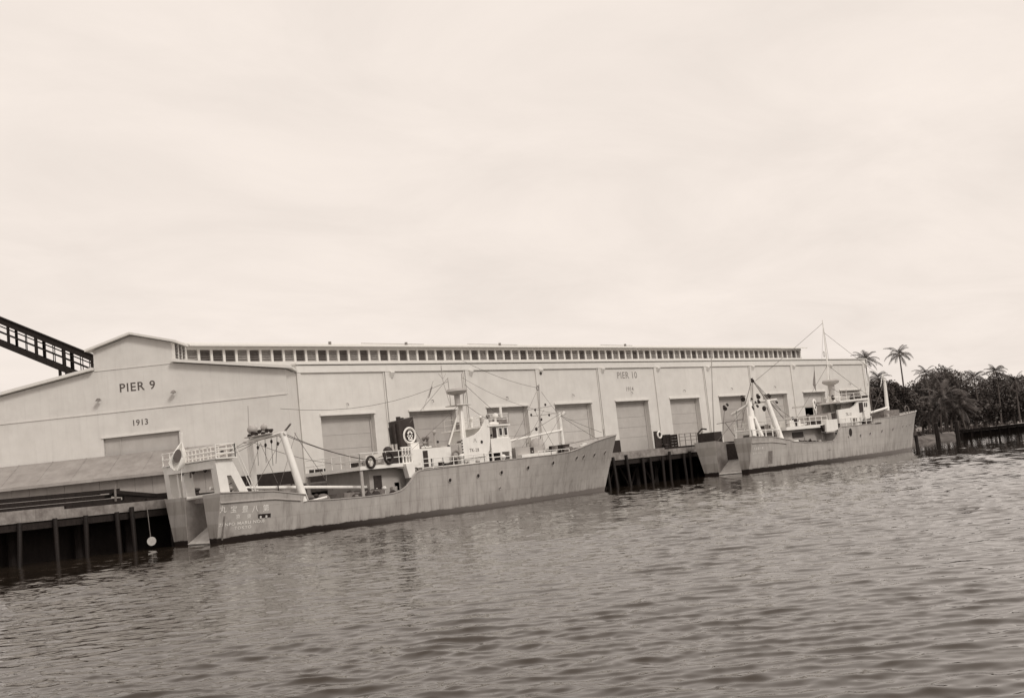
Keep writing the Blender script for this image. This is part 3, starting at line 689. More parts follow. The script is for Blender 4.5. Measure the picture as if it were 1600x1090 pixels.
MB().cyl((X1+.2, C1+.3, zg-.36), (0,0,-.5), .06, 8).build('roller', M_GEAR, t1)
# deck gear aft
MB().box(X1+.5, X1+2.2, C1-.9, C1+.5, 2.9, 3.2).build('ramp_gate', M_GEAR, t1)
MB().tube([(X1+.2,C1+.9,3.25),(X1+1.8,C1-1.2,3.35)], .11, 8).build('roller', M_HULLW, t1)
MB().box(X1+2.6, X1+5.4, C1+1.2, C1+2.9, 2.66, 3.35).build('hatch', M_GEAR, t1)
MB().box(X1+2.4, X1+3.6, C1-2.9, C1-2.3, 2.66, 3.0).build('hatch', M_DARK, t1)

# bipod derrick mast
XM = X1+5.75
tp = [Vector((XM-.55, C1-2.5, 6.75)), Vector((XM-.3, C1+1.7, 6.6))]
MB().tube([(XM+.1,C1-3.35,2.3), tp[0]], .25, 12, .2).build('derrick_post', M_HULLW, t1, smooth=True)
MB().tube([(XM-.1,C1+1.75,2.0), tp[1]], .23, 12, .2).build('derrick_post', M_HULLW, t1, smooth=True)
MB().tube([tp[0]+Vector((0,-.35,-.05)), tp[1]+Vector((0,.6,0))], .12, 8).build('crosstree', M_HULLW, t1)
MB().box(XM-.75, XM-.1, C1-1.4, C1+1.6, 6.78, 6.84).build('lamp_platform', M_SHIPG, t1)
for i, (dy_, dz_) in enumerate(((-1.2,7.05),(-.75,7.1),(-.3,6.95),(.1,7.12),(.5,7.0),(.9,7.08),(1.3,6.95))): floodlight(t1, (XM-.4, C1+dy_, dz_), (-.8,-.5,-.25), .14)
MB().ball((XM-.3, C1+1.25, 7.3), .34, .36, .30, 12, 7).build('canvas_cover', M_SHIPG, t1, smooth=True)
MB().ball((XM-.3, C1-.1, 7.3), .2, .3, .24, 12, 7).build('canvas_cover', M_SHIPG, t1, smooth=True)
MB().tube([(XM-.4,C1-2.0,6.5),(XM-.5,C1-3.4,7.2)], .06, 6).build('derrick_head', M_GEAR, t1)
for y in (-1.6, -.9, -.2, .7): block(t1, (XM-.35, C1+y, 6.35-rnd.random()*.35), .13); wire(t1, (XM-.35,C1+y,6.7), (XM-.35+rnd.uniform(-.2,.4),C1+y+.2,5.2-rnd.random()*.5), 0, .02)
block(t1, (XM-1.6, C1+3.0, 6.1), .17)
wire(t1, (XM-.3,C1+2.2,6.6), (XM-3.4,C1+3.1,5.0)); wire(t1, (XM-.4,C1-2.2,6.4), (XM-3.2,C1-2.9,3.4)); wire(t1, tp[0], (X1+1.3,C1-2.6,zg+.5))
wire(t1, tp[0], (X1+13.2,C1-2.4,4.4), .35, .022); wire(t1, tp[0]+Vector((0,.3,0)), (X1+13.2,C1-1.4,4.5), .25, .022); wire(t1, tp[1], (X1+12.5,C1+1,4.5), .3)
MB().tube([tp[1], tp[1]+Vector((.1,0,2.3))], .03, 5).build('antenna', M_SHIPG, t1)
# long boom stowed along the waist
ba, bb = at(328, 762.5, -9.3), at(612, 760.5, -9.3)
bm_ = MB().tube([ba, (ba+bb)/2+Vector((0,0,.02)), bb], .105, 10).build('cargo_boom', M_HULLW, t1, smooth=True)
MB().box(bb.x-.05, bb.x+.35, -9.7, -8.9, bb.z-.35, bb.z+.28).build('boom_crutch', M_HULLW, t1)
MB().tube([bb+Vector((.1,0,-.3)), bb+Vector((-.15,0,-1.4))], .07, 6).tube([bb+Vector((.1,0,-.3)), bb+Vector((.35,0,-1.4))], .07, 6).build('boom_crutch', M_HULLW, t1)
# winch and heaped nets in the waist
wz = 1.62
MB().cyl((X1+8.0,C1-2.2,wz+.45), (0,2.6,0), .42, 16).build('winch_drum', M_DARK, t1, smooth=True)
for y in (-2.3, -.9, .5): MB().disc((X1+8.0,C1+y,wz+.45), (0,1,0), .62, .07, 18).build('winch_flange', M_GEAR, t1)
MB().box(X1+6.3, X1+7.0, C1-2.8, C1-2.0, wz, wz+.75).build('winch_motor', M_HULLW, t1)
MB().tube([(X1+6.25,C1-3.2,2.3),(X1+7.6,C1-3.25,2.45)], .07, 6).build('fairlead', M_HULLW, t1)
MB().box(X1+9.4, X1+12.8, C1-2.7, C1+1.5, wz, wz+.95).build('fish_hatch', M_GEAR, t1)
def heap(x0, x1_, y0, y1_, z0, h, name, m, seed):
    rr = random.Random(seed); n = 14; mm = 8; vs, fs = [], []
    for i in range(n+1):
        for j in range(mm+1):
            e = min(i, n-i)/n*2; f = min(j, mm-j)/mm*2
            vs.append((x0+(x1_-x0)*i/n, y0+(y1_-y0)*j/mm, z0+h*min(1,e*2.2)**.5*min(1,f*2)**.5*rr.uniform(.65,1.1)))
    for i in range(n):
        for j in range(mm): fs.append((i*(mm+1)+j, (i+1)*(mm+1)+j, (i+1)*(mm+1)+j+1, i*(mm+1)+j+1))
    return MB().add(vs, fs).build(name, m, t1 if x0 < 30 else t2)
heap(X1+9.3, X1+13.0, C1-3.2, C1-.9, wz, 1.0, 'net_heap', M_DARK, 1)
MB().torus((X1+13.2,C1-3.0,wz+.45), (0,1,0), .27, .1, 18, 6).build('bobbin', M_DARK, t1); MB().torus((X1+13.75,C1-3.0,wz+.42), (0,1,0), .25, .1, 18, 6).build('bobbin', M_GEAR, t1)

# boat deck overhanging the waist
p0, p1 = at(563, 735, -10.5), at(641, 721, -10.5)
zB = (p0.z+p1.z)/2
bd = MB().box(p0.x, p1.x+.9, -10.5, C1+3.1, zB-.12, zB+.12).build('boat_deck', M_HULLW, t1)
for y in (-10.4, C1+3.0): MB().box(p0.x+.08, p0.x+.28, y-.1 if y > -9 else y, y+.1, 1.6, zB-.12).build('stanchion', M_SHIPG, t1)
hx0, hx1 = p0.x+1.3, X1+15
MB().box(hx0, hx1-.1, -9.7, C1+2.4, 1.63, zB-.13).build('lower_deckhouse', M_SHIPG, t1)
sdoor(t1, hx0+.35, hx0+1.0, -9.72, 1.8, 3.5)
MB().prism([(p1.x-1.6,-10.45,zB-.125),(p1.x+.3,-10.45,zB-.125),(p1.x+.55,-10.45,zB-.5),(p1.x+.35,-10.45,zB-.36)], (0,.12,0)).build('knee', M_SHIPG, t1)
rail([(p0.x+.05,C1+3,zB+.12),(p0.x+.05,-10.45,zB+.12),(p1.x+.2,-10.45,zB+.12)], .85, t1, step=.9, r=.025)
lifebuoy(tuple(at(579.5, 721.5, -10.56)), (.1,-1,0), 'dark lifebuoy on the aft end of the boat deck rail of the foreground trawler')
lifebuoy(tuple(at(607.5, 715.0, -10.56)), (.1,-1,0), 'dark lifebuoy below the round cowl vent on the foreground trawler')
cv = at(606, 704, -9.6)
MB().tube([(cv.x,-9.6,zB+.1),(cv.x,-9.6,cv.z)], .2, 12).build('vent_trunk', M_HULLW, t1); MB().ball((cv.x,-9.6,cv.z), .34, .34, .3, 14, 7).build('vent_cowl', M_DARK, t1, smooth=True)
# raft rack and dark gear by the funnel
r0 = at(622, 720, -10.2); 
MB().box(r0.x-.5, r0.x+.2, -10.2, -9.2, zB+.13, zB+.95).build('gear_locker', M_DARK, t1)
for i in range(4): MB().box(r0.x+.35+i*.26, r0.x+.45+i*.26, -10.3, -10.2, zB+.13, zB+1.1).build('rack_bar', M_HULLW, t1)
MB().box(r0.x+.3, r0.x+1.3, -10.3, -10.19, zB+1.1, zB+1.2).box(r0.x+.3, r0.x+1.3, -10.3, -10.19, zB+.6, zB+.66).build('rack_bar', M_HULLW, t1)
MB().box(r0.x+.35, r0.x+1.2, -10.1, -9.3, zB+.15, zB+.95).build('life_raft', M_DARK, t1)
pp = [(634,724),(647,722),(650,744),(640,746)]
pxprism(pp, -10.78, .45, 'side_locker', M_HULLW, t1)
# engine casing, funnel
MB().box(X1+15.1, X1+19.4, C1-2.35, C1+2.0, 3.37, 5.05).build('engine_casing', M_HULLW, t1)
ec = C1-2.36
sdoor(t1, at(660,700,ec).x, at(667,700,ec).x, ec, 3.75, 4.9); sdoor(t1, at(672.5,710,ec).x, at(675.5,710,ec).x, ec, 3.7, 4.35)
fx0, fx1 = at(626,690,C1-.62).x, at(654,690,C1-.62).x
fz0, fz1 = 4.9, 7.22
fpr = lambda x0,x1_,z,w: [(x0+.08,C1-w,z),(x1_-.12,C1-w,z),(x1_,C1-w*.6,z),(x1_,C1+w*.6,z),(x1_-.12,C1+w,z),(x0+.12,C1+w,z),(x0,C1+w*.5,z),(x0,C1-w*.5,z)]
lo_, hi_ = fpr(fx0, fx1, fz0, .62), fpr(fx0-.1, fx1-.16, fz1, .58)
hi_ = [(a,c,z+.16*(a-fx0)) for a, c, z in hi_]
fn = MB().add(lo_+hi_, [tuple(range(7,-1,-1)), tuple(range(8,16))]+[(i,(i+1)%8,(i+1)%8+8,i+8) for i in range(8)]).build('funnel', M_FUN, t1)
MB().cyl((fx0+.5,C1,fz1), (0,0,.32), .17, 10).build('exhaust_pipe', M_DARK, fn); MB().cyl((fx0+.95,C1+.1,fz1), (0,0,.25), .12, 10).build('exhaust_pipe', M_DARK, fn)
MB().tube([(fx0-.12,C1-.3,fz0),(fx0-.2,C1-.3,fz1-.2)], .07, 6).tube([(fx0-.12,C1+.25,fz0),(fx0-.22,C1+.25,fz1-.4)], .06, 6).build('steam_pipe', M_DARK, fn)
ecen = Vector((at(639.5,680,C1-.6).x, C1-.645, at(639.5,680,C1-.6).z))
MB().torus(ecen, (0,1,.03), .53, .085, 28, 4).build('emblem', M_NAME, fn)
e = MB(); th = .03
for (x0,z0,x1_,z1_) in ((-.25,-.05,.25,-.05),(-.12,-.3,-.12,.05),(.12,-.3,.12,.05),(-.12,-.3,.2,-.34),(-.2,.12,0,.32),(0,.32,.22,.12)):
    a = ecen+Vector((x0,-.03,z0)); c = ecen+Vector((x1_,-.03,z1_)); dd = (c-a).normalized(); e.obox((a+c)/2, (c-a)/2, (0,.02,0), Vector((-dd.z,0,dd.x))*.06)
e.build('emblem', M_NAME, fn)
# forecastle-deck rail along the near side
def gunw(x): p = s1(x, 3.5); return p.y+.12
rail([(X1+x, gunw(x), 3.38) for x in (15.6,17.5,19.5,21.5,23.2)], .92, t1, rows=3, step=.95, r=.026)
MB().box(X1+15.7, X1+18.4, C1-2.9, C1-2.4, 3.37, 3.75).build('deck_locker', M_GEAR, t1)
for px, py in ((727,725),): 
    p = at(px, py, -10.5); MB().tube([(p.x,-10.2,3.37),(p.x,-10.2,4.15)], .15, 10).build('vent_trunk', M_HULLW, t1); MB().ball((p.x,-10.2,4.25), .22, .24, .2, 12, 6).build('vent_cowl', M_HULLW, t1, smooth=True)
lifebuoy(tuple(at(712.5, 711.5, -10.05)), (0,-1,0), 'lifebuoy on the side of the bridge deck of the foreground trawler', .33, M_GEAR)
# bridge: white raked side, wheelhouse, front, top
YB = -9.95
pxprism([(722,684),(733,682.5),(743,678.5),(750,672.5),(756,663),(759,655),(764,654),(766,684),(765,704),(759,712),(724,717)], YB, .14, 'bridge_side', M_HULLW, t1)
MB().box(at(723,700,YB).x, at(765,700,YB).x, YB+.15, YB+4.88, 3.39, 5.2).build('bridge_deckhouse', M_HULLW, t1)
pb = at(752.5, 690, YB); MB().disc((pb.x, YB-.01, pb.z), (0,1,0), .12, .04, 14).build('porthole', M_GLASS, t1)
pb = at(741, 703, YB); lettering('TK-28', .34, lambda x, y: Vector((pb.x+x, YB-.012, pb.z-.1+y)), M_GEAR, t1, 1.1)
pb2 = at(742, 688, YB); lettering('八', .34, lambda x, y: Vector((pb2.x+x, YB-.012, pb2.z-.1+y)), M_GEAR, t1)
# ladder holes up the after edge
for i in range(6):
    p = at(721.3+i*.5, 688+i*4.6, YB); MB().box(p.x-.06, p.x+.06, YB-.03, YB-.004, p.z-.05, p.z+.05).build('step', M_DARK, t1)
MB().box(at(664,700,ec).x+1.6, at(722,700,YB).x, C1-2.2, C1+2.0, 3.37, 5.15).build('deckhouse', M_SHIPG, t1)
pd = at(701,697,C1-2.21); MB().disc((pd.x, C1-2.21, pd.z), (0,1,0), .13, .04, 14).build('porthole', M_GLASS, t1)
pd = at(684,690,C1-2.21); MB().disc((pd.x, C1-2.21, pd.z), (0,1,0), .1, .04, 14).build('porthole', M_GLASS, t1)
xw0, xw1 = at(765,670,YB).x, at(796,670,YB).x
zr = at(780,663,YB).z; zw = at(780,684,YB).z; zk = at(780,706,YB).z
wl = MB().box(xw0, xw1, YB, C1+2.55, zk, zw).build('bridge_front', M_HULLW, t1)
whs = MB().box(xw0+.5, xw1-.02, YB+.15, C1+2.3, zw+.001, zr-.1).build('wheelhouse', M_HULLW, t1)
MB().box(xw0-.2, xw1+.08, YB-.05, C1+2.5, zr-.1, zr+.02).build('wheelhouse_roof', M_HULLW, t1)
wa = [at(x,670,YB+.15).x for x in (764.5,774.5,778.5,783,786.5,791)]
MB().box(wa[0]+.3, wa[1], YB+.10, YB+.149, zw+.05, zr-.2).build('doorway', M_DARK, whs)
win(whs, wa[2], wa[3], YB+.13, zw+.2, zr-.25); win(whs, wa[4], wa[5], YB+.13, zw+.2, zr-.25)
for y in np.linspace(YB+.6, C1+1.6, 5):
    q = MB().box(xw1-.02, xw1+.02, y, y+.6, zw+.25, zr-.25).build('window', M_GLASS, whs)
# open shelter under the bridge front
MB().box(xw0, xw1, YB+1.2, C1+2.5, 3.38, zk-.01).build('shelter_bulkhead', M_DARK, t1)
for x in (xw0+.02, (xw0+xw1)/2-.1, xw1-.25): MB().box(x, x+.1 if x < xw1-.3 else x+.22, YB, YB+.1, 3.38, zk-.01).build('stanchion', M_HULLW, t1)
rail([(xw0+.1, YB-.02, 3.38),(xw1-.1, YB-.02, 3.38)], .6, t1, rows=1, step=2, r=.03)
p = at(786,716,YB-.3); MB().tube([(p.x,YB-.3,3.38),(p.x,YB-.3,p.z)], .13, 10).build('vent_trunk', M_HULLW, t1); MB().ball((p.x,YB-.3,p.z+.12), .22, .25, .2, 12, 6).build('vent_cowl', M_HULLW, t1, smooth=True)
# flying bridge
zfb = zr+.02
MB().box(at(780,658,YB+.6).x, at(792,658,YB+.6).x, YB+.6, YB+1.5, zfb, at(786,652,YB+.6).z).build('chart_box', M_GEAR, t1)
p = at(783,650,YB+1.0); MB().cyl((p.x,YB+1.0,zfb), (0,0,at(782,636,YB+1).z-zfb), .1, 8).build('searchlight_post', M_HULLW, t1)
p = at(774,650,YB+1.0); MB().cyl((p.x,YB+1,zfb), (0,0,.55), .14, 10).build('binnacle', M_HULLW, t1); MB().ball((p.x,YB+1,zfb+.7), .24, .24, .24, 12, 7).build('compass', M_HULLW, t1, smooth=True)
rail([(xw0,C1+2.3,zfb),(xw0,YB,zfb),(xw1,YB,zfb),(xw1,C1+2.3,zfb)], .8, t1, rows=2, step=1.2, r=.018)
# radar mast
xm = at(725,690,C1).x
MB().tube([(xm,C1,5.0),(xm,C1,8.15)], .24, 12, .17).build('radar_mast', M_HULLW, t1, smooth=True)
MB().tube([(xm-.9,C1-.9,5.0),(xm-.05,C1-.08,7.9)], .07, 6).tube([(xm-.9,C1+.9,5.0),(xm-.05,C1+.08,7.9)], .07, 6).build('mast_stay', M_HULLW, t1)
MB().box(xm-.95, xm+.55, C1-.65, C1+.65, 8.12, 8.18).build('mast_platform', M_SHIPG, t1); rail([(xm-.95,C1-.65,8.18),(xm+.55,C1-.65,8.18)], .0001, t1, rows=1, step=3, r=.02)
MB().tube([(xm-.25,C1,8.18),(xm-.25,C1,8.95)], .22, 12).build('scanner_pedestal', M_SHIPG, t1, smooth=True)
MB().lathe((xm-.25,C1,8.95), [(.25,0),(.68,.12),(.82,.28),(.74,.44),(.3,.5)], 22).build('radar_scanner', M_SHIPG, t1, smooth=True)
MB().tube([(xm+.4,C1,8.15),(xm+.45,C1,10.6)], .035, 6).tube([(xm-.95,C1,8.15),(xm-1.0,C1,10.2)], .03, 5).build('aerial_mast', M_SHIPG, t1)
MB().torus((xm-1.55,C1,10.95), (.7,-.7,0), .3, .02, 20, 4).tube([(xm-1.55,C1,10.65),(xm-1.5,C1,10.0)], .02, 5).tube([(xm-1.9,C1,10.6),(xm-1.5,C1,10.2),(xm-1.15,C1,10.6)], .02, 5).build('direction_finder', M_SHIPG, t1)
MB().tube([(xm-1.5,C1,10.0),(xm-1.0,C1,8.15)], .02, 5).build('direction_finder', M_SHIPG, t1)
# covered gear abaft the wheelhouse
MB().tube([(xm+.55,C1-1.6,5.7),(xm+.75,C1-1.6,6.9)], .28, 10, .2).build('canvas_cover', M_SHIPG, t1, smooth=True); MB().tube([(xm+1.5,C1-1.6,5.7),(xm+1.45,C1-1.6,7.0)], .13, 8).build('vent_trunk', M_SHIPG, t1)
MB().box(xm+.1, xm+1.9, C1-2.3, C1-2.22, 5.55, 5.72).build('dodger', M_DARK, t1)
# foredeck: derrick boom, hatch, foremast, winch
xf = at(881,705,C1).x
MB().tube([(xf,C1,3.36),(xf-.06,C1,7.2)], .19, 12, .13).build('foremast', M_HULLW, t1, smooth=True)
MB().tube([(xw1+.1,C1-1.2,5.05),(xf-.1,C1-.1,5.75)], .09, 8).build('derrick_boom', M_HULLW, t1, smooth=True)
p = at(879,648,C1-.3); MB().tube([p, p+Vector((.2,-.1,.2))], .09, 8, .17).build('mast_lamp', M_NAME, t1)
MB().box(xw1+.6, xw1+3.6, C1-2.4, C1+1.8, 3.37, 4.55).build('fore_deckhouse', M_SHIPG, t1)
sdoor(t1, at(828,697,C1-2.41).x, at(833,697,C1-2.41).x, C1-2.41, 3.85, 4.5)
rail([(X1+x, s1(x,3.6).y+.12, 3.38) for x in (27.4,29,30.5,31.6)], .75, t1, rows=1, step=.7, r=.03)
pa_, pb_ = at(815,713,-10.1), at(868,707,-9.7)
MB().add([(pa_.x,-10.15,3.38),(pb_.x,-9.75,3.38),(pb_.x,-9.75,4.05),(pa_.x,-10.15,4.0),(pa_.x,-9.6,3.38),(pb_.x,-9.2,3.38),(pb_.x,-9.2,4.05),(pa_.x,-9.6,4.0)], [(3,2,1,0),(4,5,6,7),(0,1,5,4),(1,2,6,5),(2,3,7,6),(3,0,4,7)]).build('spray_screen', M_HULLW, t1)
MB().ball((xw1+4.6,C1-.9,4.5), .7, .6, .75, 12, 7).build('canvas_cover', M_SHIPG, t1, smooth=True)
MB().box(xf-1.1, xf-.35, C1-1.0, C1+.6, 3.37, 4.55).build('windlass', M_DARK, t1); MB().cyl((xf-.75,C1-1.5,4.0), (0,2.6,0), .33, 14).build('windlass_drum', M_GEAR, t1)
for dx_ in (1.0, 1.6, 2.2): MB().tube([(xf+dx_,C1-1.1,3.36),(xf+dx_,C1-1.1,4.1+.15*dx_)], .14, 8).build('bollard', M_GEAR, t1)
MB().box(xf+.8, xf+2.6, C1-.8, C1+.8, 3.37, 4.2).build('anchor_winch', M_GEAR, t1)
MB().tube([(X1+39.2,C1,4.9),(X1+39.2,C1,5.6)], .03, 5).build('jackstaff', M_GEAR, t1)
wire(t1, (X1+39.0,C1,5.3), (xf,C1,7.0), .05); 
wire(t1, (xf,C1,7.1), (xm+.4,C1,10.3), .5, .012); wire(t1, (xm-1.0,C1,10.0), tp[0]+Vector((0,0,1.5)), .8, .014)
wire(t1, (fx1,C1-.3,6.5), (at(664,682,C1-1).x,C1-1,5.1), .0, .02)
# halyard with a limp pennant
pa_, pb_ = at(677,595,C1), at(661,640,C1)
wire(t1, pa_, pb_, 0, .012)
MB().prism([at(676,603,C1), at(674.5,604,C1), at(669,622,C1), at(671,620,C1)], (0,.03,0)).build('pennant', M_GEAR, t1)
# hook and rigging forward of the bridge
pk = at(842,606,C1); wire(t1, pk, at(845,690,C1), 0, .016); MB().torus(pk-Vector((.15,0,0)), (.3,-1,0), .18, .04, 14, 5).build('hook', M_GEAR, t1)
wire(t1, at(838,612,C1), at(800,690,C1), .1, .014); wire(t1, at(846,612,C1), at(876,650,C1), .1, .014); wire(t1, pk, at(717,560,C1), .3, .014)
block(t1, at(838,670,C1), .16); block(t1, at(845,583,C1), .14)

# loose gear crowding the decks
def clutter(root, n, x0, x1, y0, y1, z, seed, big=1.0):
    rr = random.Random(seed)
    for i in range(n):
        x, y = rr.uniform(x0, x1), rr.uniform(y0, y1); k = rr.randrange(7); m = rr.choice((M_DARK, M_GEAR, M_SHIPG, M_HULLW, M_GEAR)); h = rr.uniform(.25, .8)*big
        if k == 0:
            q = MB()
            for j in range(3): q.torus((x, y, z+.07+j*.1), (.02,.03,1), .26*big-.02*j, .055, 16, 5)
            q.build('rope_coil', rr.choice((M_SHIPG, M_GEAR)), root)
        elif k == 1: MB().lathe((x, y, z), [(.2,0),(.22,.03),(.22,h*.5),(.2,h*.52),(.22,h*.55),(.22,h),(.19,h+.02)], 12).build('drum', m, root)
        elif k == 2: MB().box(x-.3*big, x+.35*big, y-.2, y+.25, z, z+h*.6).box(x-.33*big, x+.38*big, y-.23, y+.28, z+h*.6, z+h*.6+.05).build('locker', m, root)
        elif k == 3: MB().tube([(x,y,z),(x,y,z+h),(x-.08,y-.1,z+h+.14)], .09, 8, .1).ball((x-.1,y-.13,z+h+.16), .17, .17, .14, 10, 5).build('vent_cowl', m, root)
        elif k == 4: MB().tube([(x,y,z),(x,y,z+h*1.5),(x+.25,y,z+h*1.6)], .04, 5).build('standpipe', m, root)
        elif k == 5: MB().tube([(x-.15,y,z),(x-.15,y,z+h*.7)], .1, 8).tube([(x+.2,y,z),(x+.2,y,z+h*.7)], .1, 8).box(x-.32, x+.37, y-.13, y+.13, z, z+.05).build('bitts', m, root)
        else:
            L_ = rr.uniform(.5, 1.3); MB().tube([(x-L_,y,z+.12),(x+L_,y+.1,z+.14)], .09, 7).tube([(x-L_,y+.2,z+.12),(x+L_*.8,y+.25,z+.3)], .06, 6).build('spare_spar', rr.choice((M_HULLW, M_GEAR)), root)
clutter(t1, 9, X1+.8, X1+5.2, C1-2.7, C1-1.5, 2.66, 1); clutter(t1, 6, X1+.8, X1+5.2, C1+1.1, C1+2.6, 2.66, 2)
clutter(t1, 16, X1+6.4, X1+13.8, C1-3.2, C1-2.2, 1.62, 3, 1.3)
clutter(t1, 12, p0.x+.3, p1.x+.4, -10.2, -8.2, zB+.12, 4, 1.1)
clutter(t1, 16, X1+15.5, X1+21.5, -10.4, -9.9, 3.37, 5)
clutter(t1, 10, X1+15.4, X1+20.5, C1-2.0, C1+1.0, 5.08, 6, 1.2); clutter(t1, 12, xm+.2, xw1-.3, YB+.4, C1+1.4, 5.2, 7, 1.3)
clutter(t1, 7, xw0+.2, xw1-.2, YB+.3, C1+1.5, zfb, 8, .9)
clutter(t1, 14, xw1+3.6, xf+1.6, C1-1.9, C1+.8, 3.37, 9, 1.5); clutter(t1, 6, xf+.6, xf+2.6, C1-.7, C1+.5, 3.37, 10, 1.3)
for a, c in (((717,632),(690,722)),((728,632),(764,656)),((717,632),(640,705)),((726,600),(795,662)),((877,645),(800,690)),((877,650),(935,686)),((877,648),(845,700)),((460,676),(520,765)),((462,676),(434,768)),((407,692),(380,768)),((407,692),(440,768)),((700,590),(640,660)),((400,690),(350,715)),((842,612),(842,695)),((850,640),(815,700)),((835,640),(870,705))):
    wire(t1, at(*a, C1-.6), at(*c, C1-1.6), .05, .016)
MB().tube([at(842,600,C1), at(845,700,C1)], .05, 6).build('derrick_post', M_SHIPG, t1)
for (x, y) in ((836,640),(852,632),(846,655),(830,648),(858,648)): block(t1, at(x, y, C1-.2), .12)
for (x0_, y0_, x1_, y1_) in ((826,640,862,634),(830,650,872,645)): MB().tube([at(x0_,y0_,C1-.2), at(x1_,y1_,C1-.2)], .03, 5).build('spreader', M_SHIPG, t1)

# ensign hanging at the stern
def ensign():
    Yf = C1+.3; base = at(281, 736, Yf); top = at(284, 688, Yf)
    e = empty('ensign', tuple(base), 'white flag with a dark disc hanging over the foreground trawler stern', 'flag')
    MB().tube([base+Vector((.1,.05,-.6)), top+Vector((.05,0,.5))], .03, 6).build('staff', M_HULLW, e)
    left = [(283.5,690),(278,697),(270.5,708),(266,716),(263,723),(266,730),(272,735)]
    right = [(284.5,690),(287,698),(290,706),(292.5,714),(291,722),(287,730),(281,735)]
    n = 8; vs = []
    for (lx,ly),(rx,ry) in zip(left,right):
        for j in range(n+1):
            f = j/n; x = lx+(rx-lx)*f; y = ly+(ry-ly)*f
            vs.append(at(x, y, Yf-.1+.16*math.sin(f*9+ly*.05)*min(1,(ly-688)/15)))
    fs = [(i*(n+1)+j, i*(n+1)+j+1, (i+1)*(n+1)+j+1, (i+1)*(n+1)+j) for i in range(len(left)-1) for j in range(n)]
    o = MB().add(vs, fs).build('cloth', M_HULLW, e, smooth=True); md = o.modifiers.new('t','SOLIDIFY'); md.thickness = .015
    cx, cy = 277.5, 712
    pts = [at(cx+6.0*math.cos(a)-1.2*math.sin(a), cy+10.5*math.sin(a), Yf-.34) for a in np.linspace(0, 2*math.pi, 25)[:-1]]
    MB().prism(pts, (0,.02,0)).build('disc', mat('ensign_disc', .11, .8, .1, 3), e)
ensign()

# ------------------------------------------------------------------ far trawler
X2, C2 = 42.0, -8.1
t2 = empty('trawler', (X2, C2, 0), 'pale grey stern trawler farther along the quay with a tall mast, near the palms', 'trawler', 'trawlers moored along the quay')
TOP2 = [(0,3.68),(3.0,3.5),(6.3,2.98),(6.4,2.86),(9,2.6),(12.7,2.46),(14.2,2.5),(14.8,2.75),(15.3,3.2),(15.7,3.62),(16.1,3.82),(19,3.82),(23.2,3.85),(23.3,4.3),(30,4.45),(35.5,4.7),(38,4.82),(40.8,4.98)]
MH2 = hullmat('pale_grey_topsides', .48)
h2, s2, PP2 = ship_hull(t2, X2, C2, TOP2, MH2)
YN2 = C2-3.6
portholes(h2, s2, X2, [(1344.5,680),(1359.5,677),(1378,673),(1395,670)], YN2, .14)
portholes(h2, s2, X2, [(1325.8,682)], YN2, .1)
for (x, y) in ((1411,665),(1417,664.5),(1423,663)):
    portholes(h2, s2, X2, [(x, y)], YN2, .11)
def on_hull2(x, y, rx, rz, m, name):
    p = at(x, y, YN2)
    for _ in range(4): p = at(x, y, s2(p.x-X2, p.z).y)
    xs_ = p.x-X2
    return MB().add([s2(xs_+rx*math.cos(a), p.z+rz*math.sin(a), -1, .02) for a in np.linspace(0, 2*math.pi, 19)[:-1]], [tuple(range(18))]).build(name, m, h2, fix=False)
on_hull2(1329, 675, .32, .42, M_BLACK, 'cargo_port')
on_hull2(1372, 661, .9, .07, M_DARK, 'fairlead')
pz = at(1210, 712, YN2); xs_ = pz.x-X2
MB().add([s2(xs_-.32, 1.0, -1, .02), s2(xs_+.32, 1.0, -1, .02), s2(xs_+.32, 2.2, -1, .02), s2(xs_-.32, 2.2, -1, .02)], [(0,1,2,3)]).build('side_port', M_GEAR, h2, fix=False)
for yy_, s_ in ((701, .26), (708, .2)):
    p = at(1192, yy_, YN2); xx = p.x-X2; zz = p.z
    lettering('丸宝豊六第' if yy_ == 701 else 'MARU NO.6', s_, (lambda xx, zz: lambda x, y: s2(max(.2, xx+x), zz+y, -1, .02))(xx, zz), M_NAME, h2, 1.25)
# stern: net drum crate, ramp bars, light gallows
MB().box(X2+.2, X2+1.5, C2+1.0, C2+2.9, 3.3, 4.55).build('gear_crate', M_DARK, t2)
for i in range(6): MB().tube([(X2+.25+i*.55, C2-1.18, .62+i*.3), (X2+.25+i*.55, C2+.78, .62+i*.3)], .06, 6).build('ramp_bar', M_GEAR, t2)
MB().box(X2+1.7, X2+1.8, C2-1.2, C2+.8, 1.75, 3.3).build('ramp_gate', M_DARK, t2)
MB().tube([(X2+.4,C2+3.0,2.9),(X2+.4,C2+3.0,4.6),(X2+.6,C2+2.6,5.0),(X2+.8,C2+2.2,4.9)], .09, 6).build('davit', M_DARK, t2)
pf0, pf1 = at(1116,688,C2+1.5), at(1111,548,C2+1.5)
MB().tube([pf0, pf1], .07, 6, .04).build('ensign_staff', M_SHIPG, t2)
rail([(X2+.2,C2-1.4,3.7),(X2+.2,C2-3.2,3.7),(X2+4.6,C2-3.4,3.5)], .6, t2, rows=1, step=1.1, r=.05)
